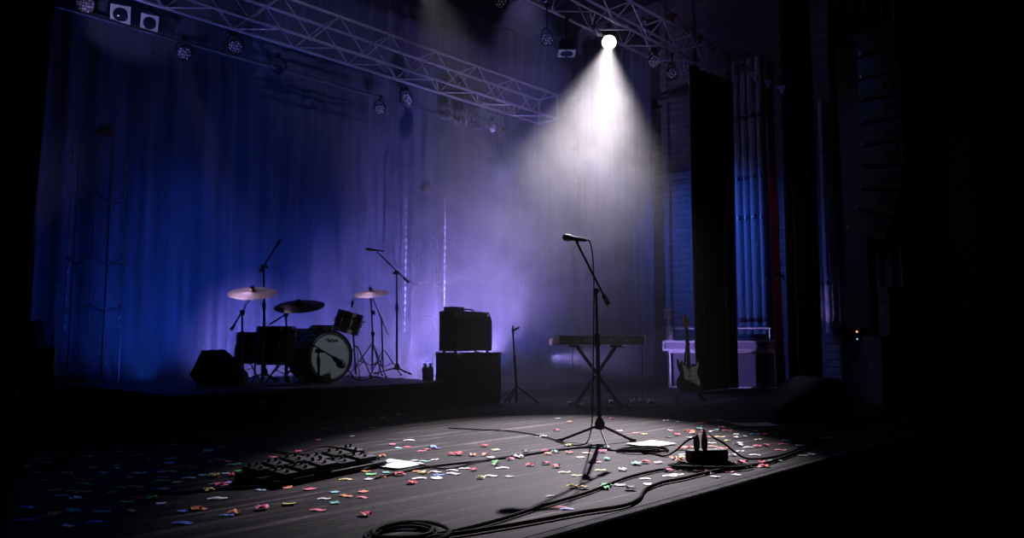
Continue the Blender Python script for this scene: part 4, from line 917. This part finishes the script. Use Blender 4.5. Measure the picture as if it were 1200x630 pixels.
add(230, 480, 4.2, 'w60,210 oS65,256 yS115,249 p155,257 t185,272 t30,325 y85,330 w145,315 rX180,325 g210,303 c95,370 p125,375 l160,360 rX200,360 pS335,292 c352,265 p376,242 rX500,210 p600,150 yS640,95 o755,73 wQ765,132 oS870,90 w917,40 w995,27 w955,148 w1047,152 c995,190 r1037,185 p965,172 o915,232 pS1110,205 t935,310 g860,320 wQ848,343 y735,345 oS905,335 r1000,322 o1090,305 y1120,313 wS1098,340 rX1065,362 oS825,305 o450,385 p557,393 c682,407 o823,405 oS735,427 wS630,440 pS815,433 t682,460 yQ457,467 p600,497 pX323,490 oX195,510 bS150,522 rX833,520 yX60,402 wS120,440 cS315,397 oS8,490 yS365,363 tS130,185')
add(480, 480, 4, 'r210,38 rX195,212 rX232,212 r85,187 b107,180 b130,183 w120,235 c70,243 w20,240 rX10,347 y70,298 oS35,292 wS122,293 wS45,324 b137,307 wQ127,323 wS200,285 wS205,302 wS255,277 rX300,285 yX333,322 wS382,312 rX350,173 y405,190 gX400,260 gX404,250 oX355,215 oX297,215 w380,225 wS435,275 pX470,235 w515,225 kX545,197 rX565,262 pX640,255 rX690,270 rX640,195 oX650,210 tX685,200 y740,170 rX750,205 w800,225 pX690,100 oX750,60 w695,42 k600,130 w630,128 yS725,295 y785,310 yX765,365 yX815,370 k470,315 gX915,370 gX922,360 rS700,462 bS735,467 yS895,285 w1000,285 pS870,247 tX925,235 tX1050,255 cX1065,258 rX1105,250 r1060,110 y1100,115 p985,100 p950,42 wS1105,325 w1115,350 k1035,375 p905,200 o830,205 p1165,250 k985,355 k665,405')
add(780, 490, 9, 'w10,25 w135,40 r372,57 w512,35 w575,33 y648,45 p45,132 c30,200 rX120,180 rX225,135 oX270,150 oX290,165 tX350,118 r395,140 p350,170 w250,205 w405,88 w490,140 cX550,130 pX590,103 rX775,85 yX730,100 w860,125 wX745,180 wX750,210 wX825,200 wX945,145 bS940,170 rX1055,180 wS980,227 rX470,210 y570,200 yS650,235 wS480,265 oS495,300 rS600,318 yS560,345 wX765,275 wX790,290 wS870,310 p965,305 p1065,295 wS785,350 wX720,395 wS940,390 oX170,330 pX225,318 oX280,320 cS190,385 oX95,430 yX155,420 oX150,455 pX805,475 rX1030,475 rS1030,515 w740,485 tS320,530 wS255,540 wS190,530 oX420,560 oX455,585 p600,555 p655,565 w745,600 p30,560 wS115,600 w45,615 w520,620 rX610,500')
add(0, 460, 3.708, 'wS120,320 gS150,350 oS200,383 wS290,350 wS170,287 wS205,305 wS385,278 yX408,333 cS450,350 w510,317 w510,330 wS515,258 oS577,277 oS610,270 wS603,352 pX565,375 rS363,380 gS365,398 oS360,435 lS265,450 wX325,467 gS320,430 yS240,425 oX485,440 rX575,413 yS600,412 gS530,413 gS545,478 rS600,455 gX660,463 rS615,463 oS570,517 t440,520 bS410,565 tX305,522 oX240,537 wS290,582 bS115,500 bS115,555 bS790,570 b800,518 oX850,510 w700,483 w710,420 gS705,385 pS705,370 y765,392 wS820,373 yS750,345 rX770,328 cX730,315 rX845,335 c880,360 y930,365 pX950,403 w905,260 wS745,288 c650,292 r680,322 l700,347 yX910,425 wS940,462 w745,228')
add(700, 440, 3.936, 'r965,287 y1037,290 w1075,290 wS935,323 w980,325 w990,365 y950,370 tS820,395 rX770,420 pS845,345 rS855,318 w870,300 rS600,255')
LM = [('the foot of the spotlit microphone stand', (703, 518)), ('the power box', (830, 540)), ('the middle of the pedalboard', (365, 550)), ('the sheet by the pedalboard', (460, 545)), ('the sheet by the microphone stand', (762, 521)),
      ('the large floor monitor', (930, 495)), ('the speaker cabinet', (562, 478)), ('the empty guitar stand', (610, 476)), ('the electric guitar', (808, 470)), ('the front cable coil', (474, 620)), ('the keyboard stand', (703, 476)), ('the near corner of the drum riser', (200, 505)), ('the dark switch box', (297, 562)), ('the shaded sheet by the monitor', (884, 498))]
LM = [(n_, on_z(*p_)) for n_, p_ in LM]
sc_list = []; rnd = random.Random(11); cache = {}
for (u, v, c, kd) in spots[:300]:
    if kd is None: kd = rnd.choice(('strip', 'square', 'square', 'crumpled'))
    p_ = on_z(u, v, 0); var = rnd.randrange(3); key = (kd, c, var)
    if key not in cache: cache[key] = scrap_mesh(*key)
    o = bpy.data.objects.new('confetti_scrap', cache[key]); COL.objects.link(o); o.location = (p_.x, p_.y, .001)
    k = rnd.uniform(0.95, 1.4); o.scale = (k, k, k); o.rotation_euler = (0, 0, rnd.uniform(0, 6.28) if kd != 'strip' else -PHI + rnd.gauss(0, .35))
    sc_list.append((o, c, kd, p_))
ORD = ['closest', 'second closest', 'third closest', 'fourth closest', 'fifth closest', 'sixth closest', 'seventh closest', 'eighth closest', 'ninth closest', 'tenth closest', 'eleventh closest', 'twelfth closest', 'thirteenth closest', 'fourteenth closest', 'fifteenth closest', 'sixteenth closest']
for (o, c, kd, p_) in sc_list:
    same = [q[3] for q in sc_list if q[1] == c and q[2] == kd]; best = None
    for n_, l_ in LM:
        d0 = (p_ - l_).length; rk = sum(1 for q in same if (q - l_).length < d0)
        if best is None or (rk, d0) < best[:2]: best = (rk, d0, n_)
    kn = {'strip': 'strip', 'square': 'square scrap', 'crumpled': 'crumpled scrap'}[kd]
    tag(o, '%s %s confetti %s to %s' % (ORD[min(best[0], 15)], c, kn, best[2]), 'confetti', 'confetti on the boards')

# ------------------------------------------------------------------ haze
m = bpy.data.materials.new('stage_haze'); m.use_nodes = True; N = m.node_tree.nodes; L = m.node_tree.links
N.remove(N['Principled BSDF']); out = N['Material Output']
vs = N.new('ShaderNodeVolumeScatter'); vs.inputs['Anisotropy'].default_value = 0.15; vs.inputs['Color'].default_value = (1, 1, 1, 1)
tc = N.new('ShaderNodeTexCoord'); nz = N.new('ShaderNodeTexNoise'); nz.inputs['Scale'].default_value = 0.8; nz.inputs['Detail'].default_value = 5; nz.inputs['Roughness'].default_value = 0.6
nz.inputs['Distortion'].default_value = 0.8
L.new(tc.outputs['Object'], nz.inputs['Vector'])
mr = N.new('ShaderNodeMapRange'); mr.inputs['From Min'].default_value = 0.38; mr.inputs['From Max'].default_value = 0.64; mr.inputs['To Min'].default_value = 0.012; mr.inputs['To Max'].default_value = 0.055
L.new(nz.outputs['Fac'], mr.inputs['Value'])
# density shaped for the light: thinned over the front boards so blacks stay dark
sp = N.new('ShaderNodeSeparateXYZ'); L.new(tc.outputs['Object'], sp.inputs[0])
def ramp(sock, lo_, hi_, o0=0.0, o1=1.0):
    q = N.new('ShaderNodeMapRange'); q.interpolation_type = 'SMOOTHSTEP'
    for k_, v_ in zip(('From Min', 'From Max', 'To Min', 'To Max'), (lo_, hi_, o0, o1)): q.inputs[k_].default_value = v_
    L.new(sock, q.inputs['Value']); return q.outputs[0]
def mth(op, a_, b_):
    q = N.new('ShaderNodeMath'); q.operation = op
    for k_, v_ in enumerate((a_, b_)):
        if isinstance(v_, (int, float)): q.inputs[k_].default_value = v_
        else: L.new(v_, q.inputs[k_])
    return q.outputs[0]
back_ = ramp(sp.outputs[1], 4.6, 6.4); high_ = mth('MULTIPLY', ramp(sp.outputs[2], 0.9, 4.0), ramp(sp.outputs[1], 1.2, 4.4))
thin_ = mth('SUBTRACT', 1.0, mth('MULTIPLY', ramp(sp.outputs[2], 2.6, 4.4), ramp(sp.outputs[0], 5.5, 9.5, 0.82, 0.0)))   # thinned high over the near end to hide the added uplights' glow
mxx = N.new('ShaderNodeMath'); mxx.operation = 'MULTIPLY'; L.new(mth('MAXIMUM', back_, high_), mxx.inputs[0]); L.new(thin_, mxx.inputs[1])
fl = N.new('ShaderNodeMapRange'); fl.inputs['To Min'].default_value = 0.025; fl.inputs['To Max'].default_value = 1.0; L.new(mxx.outputs[0], fl.inputs['Value'])
ml = N.new('ShaderNodeMath'); ml.operation = 'MULTIPLY'; L.new(mr.outputs[0], ml.inputs[0]); L.new(fl.outputs[0], ml.inputs[1])
vd = N.new('ShaderNodeVectorMath'); vd.operation = 'DISTANCE'; vd.inputs[1].default_value = LAMP; L.new(tc.outputs['Object'], vd.inputs[0])
nr = N.new('ShaderNodeMapRange'); nr.interpolation_type = 'SMOOTHSTEP'; nr.inputs['From Min'].default_value = 0.3; nr.inputs['From Max'].default_value = 5.0; nr.inputs['To Min'].default_value = 0.16; nr.inputs['To Max'].default_value = 1.15
L.new(vd.outputs['Value'], nr.inputs['Value']); m5 = N.new('ShaderNodeMath'); m5.operation = 'MULTIPLY'; L.new(ml.outputs[0], m5.inputs[0]); L.new(nr.outputs[0], m5.inputs[1])  # haze thinned round the lamp to even out its beam
lo = N.new('ShaderNodeMapRange'); lo.interpolation_type = 'SMOOTHSTEP'; lo.inputs['From Min'].default_value = 1.2; lo.inputs['From Max'].default_value = 4.2; lo.inputs['To Min'].default_value = 1.7; lo.inputs['To Max'].default_value = 1.0; L.new(sp.outputs[2], lo.inputs['Value'])
m6 = N.new('ShaderNodeMath'); m6.operation = 'MULTIPLY'; L.new(m5.outputs[0], m6.inputs[0]); L.new(lo.outputs[0], m6.inputs[1])
cd_ = N.new('ShaderNodeVectorMath'); cd_.operation = 'DISTANCE'; cd_.inputs[1].default_value = (9.4, 6.7, 2.0); L.new(tc.outputs['Object'], cd_.inputs[0])
cloud_ = mth('MULTIPLY', ramp(cd_.outputs['Value'], 0.6, 3.9, 3.0, 0.0), ramp(nz.outputs['Fac'], 0.36, 0.66, 0.35, 1.5))
L.new(mth('MULTIPLY', m6.outputs[0], mth('ADD', 1.0, cloud_)), vs.inputs['Density']); L.new(vs.outputs[0], out.inputs['Volume'])
m.cycles.volume_sampling = 'MULTIPLE_IMPORTANCE'; m.cycles.volume_step_rate = 1.0
hz = MB().box((7.1, 4.8, 4.1), (14.6, 8.8, 8.1)).build('stage_haze', m, None, False); hz['kind'] = 'stuff'
hz['label'] = 'thin drifting stage haze filling the air under the lights'; hz['category'] = 'haze'
